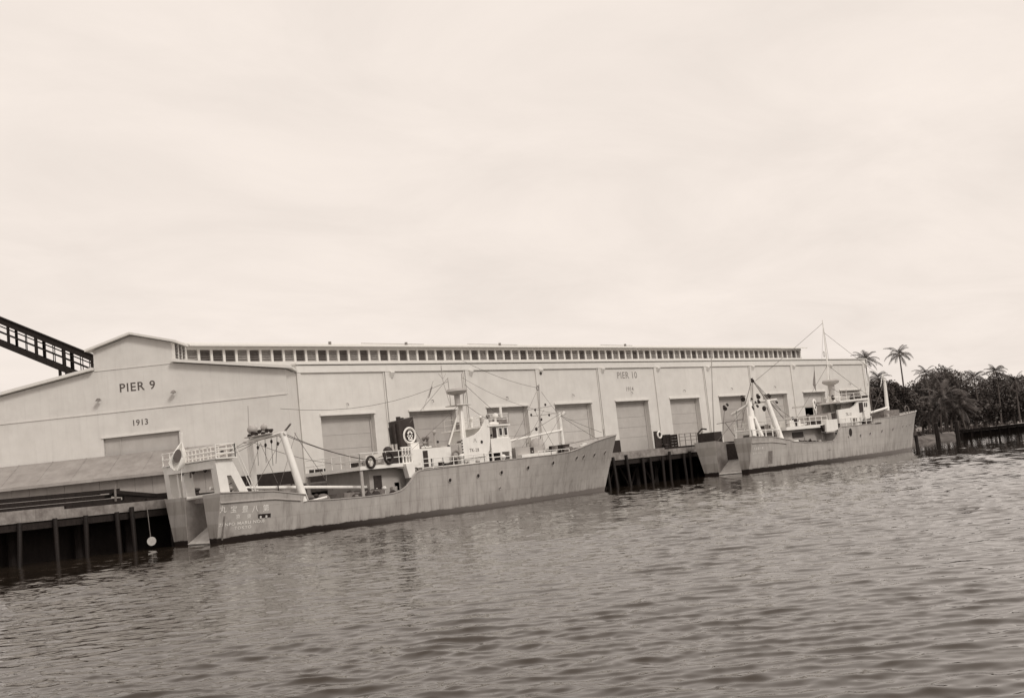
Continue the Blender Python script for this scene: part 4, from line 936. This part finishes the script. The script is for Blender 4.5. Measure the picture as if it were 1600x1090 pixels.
# after bipod with crosstree, lamps and topmast
def post2(base, top, r0=.22, r1=.16, name='derrick_post', m=None): return MB().tube([base, top], r0, 10, r1).build(name, m or M_HULLW, t2, smooth=True)
post2(at(1177,683,C2-2.2), at(1172,652,C2-1.6), .34, .3); post2(at(1191,682,C2-2.4), at(1178,652,C2-1.6), .2, .18)
post2(at(1175,655,C2-1.6), at(1171,624,C2-1.2), .3, .17)
post2(at(1222,690,C2-3.1), at(1199,626,C2-1.8), .3, .22); post2(at(1150,684,C2+2.4), at(1150,640,C2+2.0), .12, .1)
MB().tube([at(1143,648,C2+2.0), at(1172,630,C2), at(1214,624,C2-2.4)], .13, 8).build('crosstree', M_HULLW, t2)
MB().tube([at(1176,652,C2-1), at(1176,590,C2-1)], .1, 8, .05).tube([at(1198,626,C2-1.6), at(1175,592,C2-1)], .07, 6).tube([at(1165,630,C2), at(1175,592,C2-1)], .04, 6).build('topmast', M_SHIPG, t2)
for (x, y, r) in ((1160,622,.4),(1184,619,.34),(1201,618,.3),(1175,594,.28),(1185,627,.26),(1183,634,.2),(1132,637,.36),(1136,632,.2),(1174,623,.15),(1180,628,.15),(1213,628,.2)):
    pc = at(x, y, C2-1.4 if x > 1150 else C2+1.8); r *= .8
    MB().tube([pc+Vector((.1,.1,r*.5)), pc, pc+Vector((-.2,-.2,-r*.4))], r*.45, 8, r*.75).box(pc.x-r*.3, pc.x+r*.5, pc.y-.05, pc.y+r*.4, pc.z, pc.z+r*.9).build('floodlight', M_DARK, t2)
for (x, y) in ((1175,638),(1194,638)): block(t2, at(x, y, C2-1.5), .28)
for a, c in (((1175,592),(1164,632)),((1178,596),(1220,640)),((1132,640),(1128,690)),((1133,660),(1150,684)),((1198,636),(1215,680)),((1150,640),(1153,668)),((1163,640),(1158,668)),((1175,592),(1225,655)),((1120,662),(1160,655))):
    wire(t2, at(*a, C2-1.2), at(*c, C2-1.0), 0, .03)
MB().box(at(1190,680,C2+1).x, at(1202,680,C2+1).x, C2+.6, C2+2.0, 2.7, at(1195,664,C2+1).z).build('winch_house', M_DARK, t2)
# boom and nets in the waist
ba, bb = at(1223,684,C2-2.0), at(1258,681,C2-2.0); MB().tube([ba, bb], .12, 8).build('cargo_boom', M_HULLW, t2, smooth=True)
heap(X2+8.3, X2+13.4, C2-3.2, C2-.5, 1.62, 1.3, 'net_heap', M_DARK, 5)
MB().box(X2+8.0, X2+8.9, C2-2.8, C2-2.0, 1.62, 2.95).build('winch_motor', M_HULLW, t2)
# boat deck
pa_, pb_ = at(1229,671,YN2+.5), at(1285,663,YN2+.5); zB2 = (pa_.z+pb_.z)/2
MB().box(pa_.x, X2+15.2, YN2+.5, C2+3.0, zB2-.16, zB2+.16).build('boat_deck', M_HULLW, t2)
MB().box(pa_.x+.6, X2+14.9, YN2+1.3, C2+2.3, 1.63, zB2-.17).build('lower_deckhouse', M_SHIPG, t2)
MB().box(pa_.x+2.2, pa_.x+4.2, YN2+1.22, YN2+1.29, 3.2, zB2-.4).build('doorway', M_DARK, t2)
rail([(pa_.x+.1,C2+2.9,zB2+.16),(pa_.x+.1,YN2+.55,zB2+.16),(X2+14.5,YN2+.55,zB2+.16)], .8, t2, step=1.1, r=.03)
MB().box(pa_.x+1.6, pa_.x+3.6, YN2+1.0, YN2+2.2, zB2+.17, zB2+.8).build('deck_locker', M_HULLW, t2)
p = at(1243,657,YN2+1); MB().tube([(p.x,p.y,zB2+.1),(p.x,p.y,p.z)], .14, 8).ball(p, .34, .34, .2, 10, 5).build('vent_cowl', M_DARK, t2)
MB().box(at(1272,664,YN2+1).x, at(1291,664,YN2+1).x, YN2+.9, YN2+1.8, zB2+.17, at(1280,656,YN2+1).z).build('gear_locker', M_DARK, t2)
pxprism([(1291,656),(1308,654),(1310,670),(1304,673),(1292,674)], YN2+.1, .6, 'side_locker', M_HULLW, t2)
pxprism([(1284,664),(1291,663),(1291,676),(1288,672)], YN2+.3, .3, 'knee', M_DARK, t2)
# funnel with disc, casing
fA, fB = at(1286,652,C2-.7), at(1301,650,C2-.7)
MB().prism([(fA.x,C2-.7,4.6),(fB.x,C2-.7,4.6),(fB.x-.3,C2-.7,at(1298,628,C2-.7).z),(fA.x-.1,C2-.7,at(1285,630,C2-.7).z)], (0,.6,0)).build('funnel', M_SHIPG, t2)
fc = at(1273,632,C2-.8)
MB().box(fc.x, fA.x+.2, C2-.74, C2-.5, fc.z+.1, fc.z+.25).build('emblem_arm', M_GEAR, t2)
em = MB().disc(fc, (.25,-1,0), .62, .08, 26).build('emblem', M_NAME, t2)
for dx_, dz_, rr_ in ((-.05,.22,.16),(.2,-.05,.12),(-.0,-.3,.12)): MB().disc(fc+Vector((dx_,-.06,dz_)), (.25,-1,0), rr_, .05, 12).build('mark', M_DARK, em)
MB().box(fA.x-.1, fB.x+.2, C2-1.2, C2+1.5, 3.8, at(1285,656,C2-1.5).z+.2).build('engine_casing', M_SHIPG, t2)
for dx_ in (0, .55): MB().tube([(fc.x-.35+dx_, C2-.8, fc.z-.5), (fc.x-.35+dx_, C2-.8, zB2+.2)], .035, 5).build('stay', M_HULLW, t2)
# deckhouse and wheelhouse
Y2b = YN2+.75
pxprism([(1309,640),(1330,637),(1337,632),(1339,627),(1346,626),(1348,656),(1341,659),(1312,662)], Y2b, .2, 'bridge_side', M_HULLW, t2)
pxprism([(1310,645),(1346,641),(1348,656),(1341,659),(1312,662)], Y2b+.22, 4.9, 'bridge_deckhouse', M_HULLW, t2)
pxprism([(1294,645),(1309,643),(1311,663),(1296,664)], Y2b+.3, 4.8, 'deckhouse', M_SHIPG, t2)
pxprism([(1299.5,645),(1305.5,644),(1306.5,655),(1301,655.5)], Y2b+.24, .05, 'doorway', M_DARK, t2)
p = at(1326,646,Y2b); lettering('TK-31', .45, lambda x, y: Vector((p.x+x, Y2b-.012, p.z-.2+y)), M_GEAR, t2, 1.1)
pxprism([(1346,627),(1357,624),(1360,653),(1350,655)], Y2b, 5.2, 'wheelhouse', M_HULLW, t2)
pxprism([(1342,629),(1348,628),(1349.5,643),(1343.5,644)], Y2b-.05, .04, 'doorway', M_DARK, t2)
for x in (1350.2, 1353.2): pxprism([(x,629),(x+1.7,628.6),(x+2,635),(x+.3,635.4)], Y2b-.04, .03, 'window', M_GLASS, t2)
pxprism([(1312,626),(1358,621),(1358.5,623.5),(1312.5,628.5)], Y2b-.2, 5.7, 'wheelhouse_roof', M_HULLW, t2)
pxprism([(1314,630),(1337,627.5),(1336,634),(1328,638),(1314,639.5)], Y2b+.5, .06, 'dodger', M_GEAR, t2)
for (x0_, y0_, x1_, y1_) in ((1338,617,1345,622),(1352,617,1356,621)): pxprism([(x0_,y0_),(x1_,y0_-.4),(x1_,y1_-.4),(x0_,y1_)], Y2b+.8, .8, 'chart_box', M_DARK, t2)
p = at(1332,621,Y2b+1); MB().ball(p, .32, .32, .34, 10, 6).build('compass', M_DARK, t2, smooth=True)
rail([at(1312,627,Y2b), at(1357,622,Y2b)], .75, t2, rows=2, step=1.5, r=.025)
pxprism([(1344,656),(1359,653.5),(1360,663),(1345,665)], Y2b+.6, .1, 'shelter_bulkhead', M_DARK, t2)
rail([(X2+x, s2(x,3.7).y+.14, 3.8) for x in (16.3,18.5,20.5,23.0)], .85, t2, rows=2, step=.9, r=.035)
# main mast, radar, antenna
mb_ = at(1303,648,C2)
MB().tube([mb_, at(1300,620,C2)], .42, 12, .36).build('main_mast', M_HULLW, t2, smooth=True)
MB().disc(at(1301.5,621,C2-.38), (0,1,0), .3, .06, 14).build('mast_port', M_DARK, t2)
MB().tube([at(1300,620,C2), at(1299,606,C2)], .3, 12).build('scanner_pedestal', M_SHIPG, t2, smooth=True)
p = at(1298.5,602,C2); MB().lathe((p.x,p.y,p.z-.5), [(.35,0),(.35,.5),(.85,.75),(.95,.95),(.8,1.1),(.3,1.15)], 20).build('radar_scanner', M_SHIPG, t2, smooth=True)
MB().box(p.x-.8, p.x+.8, C2-.6, C2+.6, at(1300,621,C2).z, at(1300,621,C2).z+.07).build('mast_platform', M_HULLW, t2)
MB().tube([at(1295,625,C2+1), at(1293,570,C2+1), at(1285,500,C2+1)], .13, 8, .05).build('topmast', M_HULLW, t2, smooth=True)
MB().tube([at(1295,562,C2+1), at(1287,512,C2+1)], .02, 4).tube([at(1284,565,C2+1), at(1286,512,C2+1)], .02, 4).build('mast_stay', M_SHIPG, t2)
MB().torus(at(1287.5,553,C2+1), (.7,-.7,0), .3, .035, 18, 5).build('direction_finder', M_SHIPG, t2)
MB().prism([at(1272.5,578,C2), at(1274,600,C2), at(1275,610,C2), at(1270.5,600,C2)], (0,.04,0)).build('pennant', M_GEAR, t2); wire(t2, at(1272,572,C2), at(1275,612,C2), 0, .02)
# foremast, boom, forecastle gear
MB().tube([at(1388,655,C2), at(1382,592,C2)], .26, 10, .15).build('foremast', M_HULLW, t2, smooth=True)
MB().tube([at(1384,606,C2), at(1379,584,C2)], .12, 8, .05).tube([at(1379,584,C2), at(1376,604,C2)], .04, 5).build('mast_crane', M_HULLW, t2)
MB().tube([at(1359,645,C2-.8), at(1388,636,C2)], .14, 8).build('derrick_boom', M_HULLW, t2, smooth=True)
MB().tube([at(1357,625,C2), at(1358,575,C2)], .05, 5).tube([at(1357,620,C2), at(1354,560,C2)], .04, 5).build('aerial_mast', M_HULLW, t2)
wire(t2, at(1380,605,C2), at(1359,607,C2), 0, .025); wire(t2, at(1384,600,C2), at(1420,645,C2), .1, .025); wire(t2, at(1360,607,C2), at(1385,640,C2), 0, .025)
MB().box(X2+30.5, X2+34.2, C2-1.2, C2+1.2, 3.4, 5.25).build('fore_deckhouse', M_GEAR, t2)
MB().torus(at(1417,640,C2), (0,1,0), .5, .05, 18, 5).build('bow_hoop', M_GEAR, t2)

clutter(t2, 10, X2+.8, X2+6, C2-2.9, C2-1.6, 2.66, 21, 1.6); clutter(t2, 12, X2+6.6, X2+13.6, C2-3.2, C2-2.2, 1.62, 22, 2.0)
clutter(t2, 12, pa_.x-6, X2+14.8, C2-2.6, C2-.5, zB2+.16, 23, 1.2); clutter(t2, 10, X2+16.2, X2+22, YN2+.3, YN2+.7, 3.4, 24, 1.5)
clutter(t2, 10, X2+16, X2+20, C2-1.8, C2+1, 4.9, 25, 1.3); clutter(t2, 12, X2+24, X2+33, C2-1.4, C2+.8, 3.4, 26, 2.4)
for a, c in (((1299,606),(1275,660)),((1299,606),(1340,627)),((1293,570),(1240,660)),((1288,520),(1380,590)),((1293,570),(1360,620)),((1200,626),(1240,668)),((1172,625),(1120,690)),((1382,594),(1425,646)),((1382,594),(1362,650)),((1300,620),(1330,640)),((1285,505),(1180,595)),((1200,626),(1260,668))):
    wire(t2, at(*a, C2-.4), at(*c, C2-1.2), .06, .022)
for (x, y) in ((1315,618),(1322,614),(1345,612)): MB().tube([at(x,y+10,C2), at(x,y-6,C2)], .05, 5).build('aerial', M_SHIPG, t2)

# ================================================================== THINGS ON THE QUAY
def pile_of_timber():
    rr = random.Random(11); k = 0
    rows = [(-2.6,0),(-2.2,0),(-1.75,0),(-1.35,0),(-2.45,1),(-2.0,1),(-1.55,1),(-2.3,2),(-1.8,2)]
    words = ['at the water side, bottom layer','second from the water, bottom layer','third from the water, bottom layer','at the wall side, bottom layer','at the water side, middle layer','in the middle of the middle layer','at the wall side, middle layer','at the water side, top layer','at the wall side, top layer']
    for (y, lev), wd in zip(rows, words):
        x0 = -26+rr.uniform(-.5,.5); x1 = -15.6+rr.uniform(-.9,.5)-.25*lev
        zc = ZD+.14+lev*.29+.1; h = .12
        o = MB().obox((0,0,0), ((x1-x0)/2,rr.uniform(-.05,.05),rr.uniform(-.02,.02)), (0,.15,0), (0,0,h))
        c = Vector(((x0+x1)/2, y, zc)); o.v = [p+c for p in o.v]
        ob = o.build('timber_beam', M_TIMBERL if rr.random() < .4 else M_TIMBER, loc=tuple(c)); tag(ob, 'dark timber beam of the stack on the quay, '+wd, 'beam', 'timber stacked on the quay')
    # two beams slipped off the end of the stack
    for j, (y, z0, x1, lab) in enumerate(((-2.3,4.15,-11.9,'dark timber beam sloping down off the stack end, nearer the water'),(-1.7,4.05,-12.4,'dark timber beam sloping down off the stack end, nearer the shed'))):
        a = Vector((-15.9, y, z0)); c = Vector((x1, y+.2, ZD+.12)); d = (c-a); n_ = Vector((0,1,0)); o = MB().obox((a+c)/2, d/2, n_*.16, d.cross(n_).normalized()*.11)
        ob = o.build('timber_beam', M_TIMBER, loc=tuple((a+c)/2)); tag(ob, lab, 'beam', 'timber stacked on the quay')
    for j, (y, lab) in enumerate(((-2.15,'dark timber lying flat on the quay past the stack end, outer one'),(-1.2,'dark timber lying flat on the quay past the stack end, inner one'))):
        o = MB().box(-15.3, -11.2+j*.5, y-.13, y+.13, ZD+.165 if j == 0 else ZD+.002, ZD+.42 if j == 0 else ZD+.25); ob = o.build('timber_beam', M_TIMBER); tag(ob, lab, 'beam', 'timber stacked on the quay')
pile_of_timber()
p = at(181, 795, -3.0)
MB().tube([(p.x,-3.05,ZD), (p.x+.02,-3.05,ZD+1.15)], .07, 8).build('post', M_GEAR); tag(bpy.data.objects['post'], 'thin upright post at the quay edge before the timber stack', 'post')
p = at(237, 845, QY-.5)
fo = empty('round_fender', tuple(p), 'pale round fender hanging on the dark pier face beside the trawler stern', 'fender')
MB().disc(p, (-.6,-1,0), .27, .3, 20).build('float', mat('fender_cork', .5, .8, .2, 5), fo, smooth=True); MB().tube([p+Vector((0,.1,.25)), p+Vector((0,.3,2.3))], .025, 5).build('rope', M_GEAR, fo)
# life-saving post, crates, steps rail between the two ships
Yq = -2.4
lp = at(1030, 698, Yq)
st_ = empty('lifebuoy_stand', (lp.x, Yq, ZD), 'dark board stand carrying a white ring beside the fifth cargo door', 'stand')
MB().box(lp.x-.5, lp.x+.55, Yq, Yq+.12, ZD, at(1030,673,Yq).z).build('board', M_DARK, st_)
lb = at(1030.5, 679, Yq-.06); lifebuoy(tuple(lb), (0,-1,0), 'white lifebuoy hung on the dark board on the quay', .30, M_HULLW)
c0, c1 = at(1036,700,Yq), at(1056,698,Yq); zt_ = at(1046,678,Yq).z
def crate(x0, x1, y0, y1, z0, z1, label, m):
    o = empty('crate', ((x0+x1)/2, (y0+y1)/2, z0), label, 'crate', 'crates on the quay')
    n = 5; h = (z1-z0)/n
    for i in range(n): MB().box(x0, x1, y0, y1, z0+i*h+.01, z0+(i+1)*h-.015).build('plank', m, o)
    for x in (x0-.03, (x0+x1)/2-.05, x1-.07): MB().box(x, x+.1, y0-.04, y0-.001, z0+.005, z1-.01).build('batten', m, o)
crate(c0.x+.0, c0.x+1.15, Yq-.1, Yq+.9, ZD+.004, zt_, 'dark slatted crate standing next to the lifebuoy stand', M_TIMBERL)
crate(c0.x+1.25, c1.x+.3, Yq-.05, Yq+.9, ZD+.004, zt_-.05, 'dark slatted crate beside the quay railing', M_TIMBERL)
ra, rb_ = at(1063,696,QY+.5), at(1098,692,QY+.5)
ro = empty('quay_railing', (ra.x, QY+.5, ZD), 'thin grey pipe railing on the quay astern of the farther trawler', 'railing')
for i in range(5):
    x = ra.x+(rb_.x-ra.x)*i/4; MB().tube([(x,QY+.5,ZD),(x,QY+.5,ZD+1.35)], .045, 6).build('post', M_GEAR, ro)
for z in (.7, 1.05, 1.35): MB().tube([(ra.x,QY+.5,ZD+z),(rb_.x,QY+.5,ZD+z)], .03, 5).build('rail', M_GEAR, ro)
for i, (x, lab) in enumerate(((-10.5,'iron bollard on the quay edge near the foreground trawler stern'),(28.5,'iron bollard on the quay edge by the foreground trawler bow'),(40.2,'iron bollard on the quay edge below the crates'))):
    MB().lathe((x, QY+.75, ZD), [(.24,0),(.17,.08),(.15,.3),(.26,.38),(.24,.48),(.1,.52)], 14).build('bollard', M_DARK, loc=(x,QY+.75,ZD), smooth=True)
    tag(bpy.context.scene.objects[-1] if False else [o for o in COL.objects if o.name.startswith('bollard') and o.parent is None and 'label' not in o][0], lab, 'bollard', 'bollards on the quay')
# single mooring pile by the far bow
p = at(1428, 697, -2.4)
mp_ = MB().tube([(p.x,-2.9,-1.2),(p.x-.1,-2.9,2.0)], .22, 10).tube([(p.x-.75,-3.0,-1.2),(p.x-.15,-2.95,1.6)], .14, 8).build('mooring_pile', M_TIMBER, loc=(p.x,-2.9,ZW)); tag(mp_, 'short dark mooring pile standing under the farther trawler bow', 'pile')

# ================================================================== CONVEYOR GANTRY behind the gable
def gantry():
    D = 118.0
    a, c = atD(-120, 447, D), atD(172, 566, D)
    g_ = empty('conveyor_gantry', (a.x, a.y, ZD), 'dark inclined steel conveyor gallery rising behind the gable at far left', 'gantry')
    ax = (c-a); ln_ = ax.length; ax.normalize(); side = Vector((ax.y, -ax.x, 0)).normalized(); upv = Vector((0,0,1))
    ppm = FPX/D
    for s_, nm in ((0, 'near'), (2.2, 'far')):
        o = side*-s_
        def chord(off, th, name): 
            p0, p1 = a+o+upv*off, c+o+upv*off
            MB().obox((p0+p1)/2, (p1-p0)/2, side*.1, upv*th).build(name, M_TIMBER, g_)
        chord(-.3, .38, 'roof_beam'); chord(-2.7, .34, 'floor_beam'); chord(-1.55, .07, 'handrail'); chord(-.95, .035, 'handrail')
        n = 20
        for i in range(n+1):
            p = a+ax*(ln_*i/n)+o; MB().tube([p+upv*-.4, p+upv*-2.6], .16 if i % 3 == 0 else .05, 5).build('gallery_post', M_TIMBER, g_)
    for i in range(24):
        p = a+ax*(ln_*(i+.5)/24)-side*1.1; MB().obox(p+upv*.05, ax*(ln_/48*.97), side*1.35, upv*.05).build('roof_panel', M_TIMBER, g_); MB().obox(p+upv*-2.9, ax*(ln_/48*.97), side*1.1, upv*.05).build('floor_panel', M_TIMBER, g_)
    for f in (.1, .72):
        p = a+ax*(ln_*f)-side*1.1
        for q in (-1.0, 1.0):
            MB().tube([p+side*q+upv*-2.9, Vector((p.x,p.y,ZD))+side*q*1.2], .16, 6).build('trestle_leg', M_TIMBER, g_)
        MB().tube([p+side*-1+upv*-3.2, p+side*1+upv*-5], .08, 5).build('trestle_brace', M_TIMBER, g_)
gantry()

# ================================================================== FAR SHORE: dolphins, jetty, palms, trees
def dolphin(x, y, D_, label):
    p = atD(x, y, D_); base = Vector((p.x, p.y, ZW)); o = empty('mooring_dolphin', tuple(base), label, 'dolphin', 'mooring dolphins off the shore')
    rr = random.Random(int(x))
    for i in range(6):
        a = i*math.pi/3; d = Vector((math.cos(a), math.sin(a), 0))
        MB().tube([base+d*.30+Vector((0,0,-1.5)), base+d*.18+Vector((0,0,4.0+rr.uniform(-.2,.35)))], .14, 8).build('pile', M_TIMBER, o, smooth=True)
    MB().tube([base+Vector((0,0,-1.5)), base+Vector((0,0,4.35))], .18, 8).build('pile', M_TIMBER, o, smooth=True)
    MB().lathe(base, [(.34,3.0),(.37,3.02),(.36,3.2),(.33,3.22)], 16).build('cable_band', M_DARK, o)
dolphin(1466, 688, 196, 'dark clustered timber dolphin on the left of the pair off the shore')
dolphin(1497, 683, 204, 'dark clustered timber dolphin on the right of the pair off the shore')
def jetty():
    a, c = atD(1497, 672, 238), atD(1640, 657, 246)
    a.z = c.z = 1.45
    j = empty('jetty', (a.x, a.y, ZW), 'low dark timber jetty along the far shore at right', 'jetty')
    ax = (c-a); ln_ = ax.length; ax.normalize(); sd_ = Vector((ax.y,-ax.x,0))
    MB().obox((a+c)/2, ax*ln_/2, sd_*1.2, (0,0,.28)).build('deck', M_TIMBER, j)
    n = 10
    for i in range(n+1):
        p = a+ax*(ln_*i/n)+sd_*.9; MB().tube([Vector((p.x,p.y,-1)), p+Vector((0,0,.1))], .2, 6).build('pile', M_TIMBER, j)
    nb = 40
    for i in range(nb):
        p = a+ax*(ln_*(i+.5)/nb)-sd_*.3+Vector((0,0,-.95)); MB().obox(p, ax*(ln_/nb*.46), sd_*.06, (0,0,.65)).build('board', M_TIMBERL, j)
jetty()

def palm(px, py, D_, Rm, label, nf=22, seed=1, lean=(0,0), gz=2.0, tr=.13):
    rr = random.Random(seed); top = atD(px, py, D_); base = Vector((top.x-lean[0], top.y-lean[1], gz))
    o = empty('palm_tree', tuple(base), label, 'palm', 'palms on the far shore')
    pts = [base+(top-base)*t+Vector((lean[0]*.3*math.sin(t*3.1), lean[1]*.3*math.sin(t*3.1), 0)) for t in np.linspace(0, 1, 9)]
    MB().tube(pts, tr*1.5, 8, tr*.8).build('trunk', M_TRUNK, o, smooth=True)
    vs, fs = [], []
    def quad(a, b_, c, d):
        k = len(vs); vs.extend((a, b_, c, d)); fs.append((k, k+1, k+2, k+3))
    for i in range(nf):
        az = i*2.39996+rr.uniform(-.3,.3); u_ = (i+.5)/nf; e0 = 1.35-1.95*u_+rr.uniform(-.2,.2); Lf = Rm*rr.uniform(.85, 1.25)*(.85 if u_ < .15 else 1)
        h = Vector((math.cos(az), math.sin(az), 0)); ang = e0; seg = 15; st = Lf/seg; prev = top.copy(); sidev = Vector((-h.y, h.x, 0))
        bend = rr.uniform(1.0, 1.9) if e0 > .1 else rr.uniform(.5, 1.1); droop = .25+.5*max(0, .8-e0)
        for s_ in range(seg):
            d = h*math.cos(ang)+Vector((0,0,math.sin(ang))); nx = prev+d*st; nrm = sidev.cross(d)
            wq = .03*(1-s_/seg)+.012; quad(prev-sidev*wq, prev+sidev*wq, nx+sidev*wq, nx-sidev*wq)
            if s_ >= 2:
                ll = Rm*.25*math.sin(math.pi*(s_+.6)/(seg+1.0))**.55
                for sg in (-1, 1):
                    for sub in (0, .33, .66):
                        b0 = prev+d*st*sub; dr = (sidev*sg+d*.75-Vector((0,0,1))*droop*rr.uniform(.5,1.5)+nrm*rr.uniform(-.12,.2)).normalized()
                        tip = b0+dr*ll*rr.uniform(.75,1.15); wd = d*st*.13
                        quad(b0-wd, b0+wd, tip+wd*.2-Vector((0,0,ll*.16)), tip-wd*.2-Vector((0,0,ll*.16)))
            prev = nx; ang -= bend/seg*(.5+1.1*s_/seg)
    for i in range(5):
        a = rr.uniform(0, 6.28); c = top+Vector((math.cos(a)*.25, math.sin(a)*.25, -.25)); r_ = .15
        k = len(vs); vs.extend([c+Vector((r_,0,0)), c+Vector((-r_,0,0)), c+Vector((0,r_,0)), c+Vector((0,-r_,0)), c+Vector((0,0,r_)), c+Vector((0,0,-r_))]); fs.extend([(k,k+2,k+4),(k+2,k+1,k+4),(k+1,k+3,k+4),(k+3,k,k+4),(k+2,k,k+5),(k+1,k+2,k+5),(k+3,k+1,k+5),(k,k+3,k+5)])
    MB().add(vs, fs).build('crown', M_FROND, o, fix=False)
    return o
PALMS = [
 (1352,562,168,3.0,'palm rising close behind the far corner of the warehouse',26),
 (1405,553,190,3.4,'tall slender palm standing alone against the sky',22),
 (1447,583,222,3.3,'palm at the left of the dense palm group',26),
 (1464,594,226,3.0,'second palm from the left in the dense palm group',24),
 (1478,582,230,3.1,'tallest palm in the middle of the dense palm group',24),
 (1491,594,226,2.8,'palm just right of the tallest one in the dense group',24),
 (1522,590,222,3.9,'leafy palm right of the gap in the dense group',28),
 (1474,624,208,5.4,'big low palm with wide drooping fronds behind the dolphins',34),
 (1500,634,206,4.6,'low spreading palm behind the right dolphin',30),
 (1452,636,212,4.2,'low palm behind the left dolphin with arching fronds',28),
 (1372,590,176,2.6,'small palm between the warehouse corner and the tall slender palm',22),
 (1556,580,226,3.6,'palm near the right end of the shore with a full crown',24),
 (1586,596,220,3.8,'last palm at the right end of the shore',24)]
for i, (x, y, D_, Rm, lab, nf) in enumerate(PALMS): palm(x, y, D_, Rm*(.72 if i not in (7,8,9) else .85), lab, nf, 20+i, (rnd.uniform(-.8,.8), rnd.uniform(-.8,.8)))

def leafy(px, py, D_, rx, rz, label, n=2600, seed=1, gz=1.8, ls=.42):
    rr = np.random.RandomState(seed); c = atD(px, py, D_); base = Vector((c.x, c.y, gz))
    o = empty('broadleaf_tree', tuple(base), label, 'tree', 'trees on the far shore')
    tb = MB(); tb.tube([base, base+Vector((.1,.1,(c.z-gz)*.6)), c], .3, 8, .12)
    cl = []
    for i in range(40):
        d = rr.normal(size=3); d /= np.linalg.norm(d); r = rr.uniform(.45, .95)
        q = Vector((c.x+d[0]*rx*r, c.y+d[1]*rx*r, c.z+d[2]*rz*r)); cl.append((q, rr.uniform(.28,.5)*min(rx, rz)))
        if i < 9: tb.tube([base+(c-base)*.55, q], .09, 5, .03)
    tb.build('trunk', M_TRUNK, o)
    vs, fs = [], []
    for i in range(n):
        q, r = cl[rr.randint(len(cl))]; d = rr.normal(size=3); d /= np.linalg.norm(d); p = q+Vector(d)*r*(rr.uniform(.3,1)**.4)
        if p.z < gz: continue
        u = Vector(rr.normal(size=3)).normalized(); v = u.cross(Vector(rr.normal(size=3))).normalized(); s_ = ls*rr.uniform(.5,1.2)
        k = len(vs); vs.extend((p-u*s_*.5, p+v*s_*.28, p+u*s_*.5, p-v*s_*.28)); fs.append((k, k+1, k+2, k+3))
    MB().add(vs, fs).build('crown', M_LEAF, o, fix=False)
TREES = [
 (1398,624,182,2.9,2.4,'rounded dark tree under the tall slender palm'),
 (1376,622,172,2.0,2.6,'dark bushy tree seen past the farther trawler foremast'),
 (1362,630,170,1.8,2.2,'dark bushy tree against the far corner of the warehouse'),
 (1424,638,205,3.6,2.4,'low dark tree over the farther trawler bow'),
 (1446,622,236,4.4,4.0,'dark leafy tree filling the left of the palm group'),
 (1470,612,240,4.0,4.6,'dark leafy tree filling the middle of the palm group'),
 (1492,616,238,3.8,4.6,'dark leafy tree just right of the group middle'),
 (1520,624,236,4.6,3.6,'dark leafy tree under the leafy right palm'),
 (1546,616,240,4.4,4.4,'dark leafy tree near the right end of the shore'),
 (1580,622,238,5.0,4.4,'dark leafy tree at the right end of the shore'),
 (1608,620,240,5.0,4.4,'dark leafy tree cut by the right edge'),
 (1440,654,262,5.0,2.2,'low bush behind the left dolphin, under the palms'),
 (1476,652,266,5.5,2.4,'low bush between the two dolphins, under the palms'),
 (1512,649,268,5.5,2.4,'low bush right of the dolphins, under the palms'),
 (1556,644,270,6.0,2.6,'low bush behind the jetty, under the right palms'),
 (1596,640,270,6.0,2.6,'low bush behind the jetty at the right edge'),
 (1412,654,230,4.0,2.0,'low bush just past the farther trawler bow'),
 (1506,640,214,3.0,2.0,'low bush between the dolphins and the jetty'),
 (1536,642,216,3.4,2.0,'low bush above the jetty'),]
for i, (x, y, D_, rx, rz, lab) in enumerate(TREES): leafy(x, y, D_, rx, rz, lab, 5200, 40+i, 1.8, .55)

# low scrub on the bank
def scrub():
    rr = np.random.RandomState(9); vs, fs = [], []
    for i in range(26000):
        t = rr.uniform(0, 1)**1.2; x = 92+t*220; y = np.interp(x, [89.5,104,122,143,175,217,300,430], [9,11.5,15.5,21.5,29.5,41,62,92])+3.5+abs(rr.normal(0, 9))
        cl = math.sin(x*.35)+math.sin(y*.6+x*.13)
        if cl < -.2: continue
        h = rr.uniform(.2, .9)*(1+.5*cl); z0 = 1.3; p = Vector((x, y, z0+h*rr.uniform(.2,1)))
        u = Vector(rr.normal(size=3)).normalized(); v = u.cross(Vector(rr.normal(size=3))).normalized(); s_ = rr.uniform(.25,.7)
        k = len(vs); vs.extend((p-u*s_*.5, p+v*s_*.25, p+u*s_*.5, p-v*s_*.25)); fs.append((k, k+1, k+2, k+3))
    o = MB().add(vs, fs).build('scrub', M_GRASS, fix=False); tag(o, 'low scrub growing on the shore bank under the palms', 'scrub', kind='stuff')
scrub()
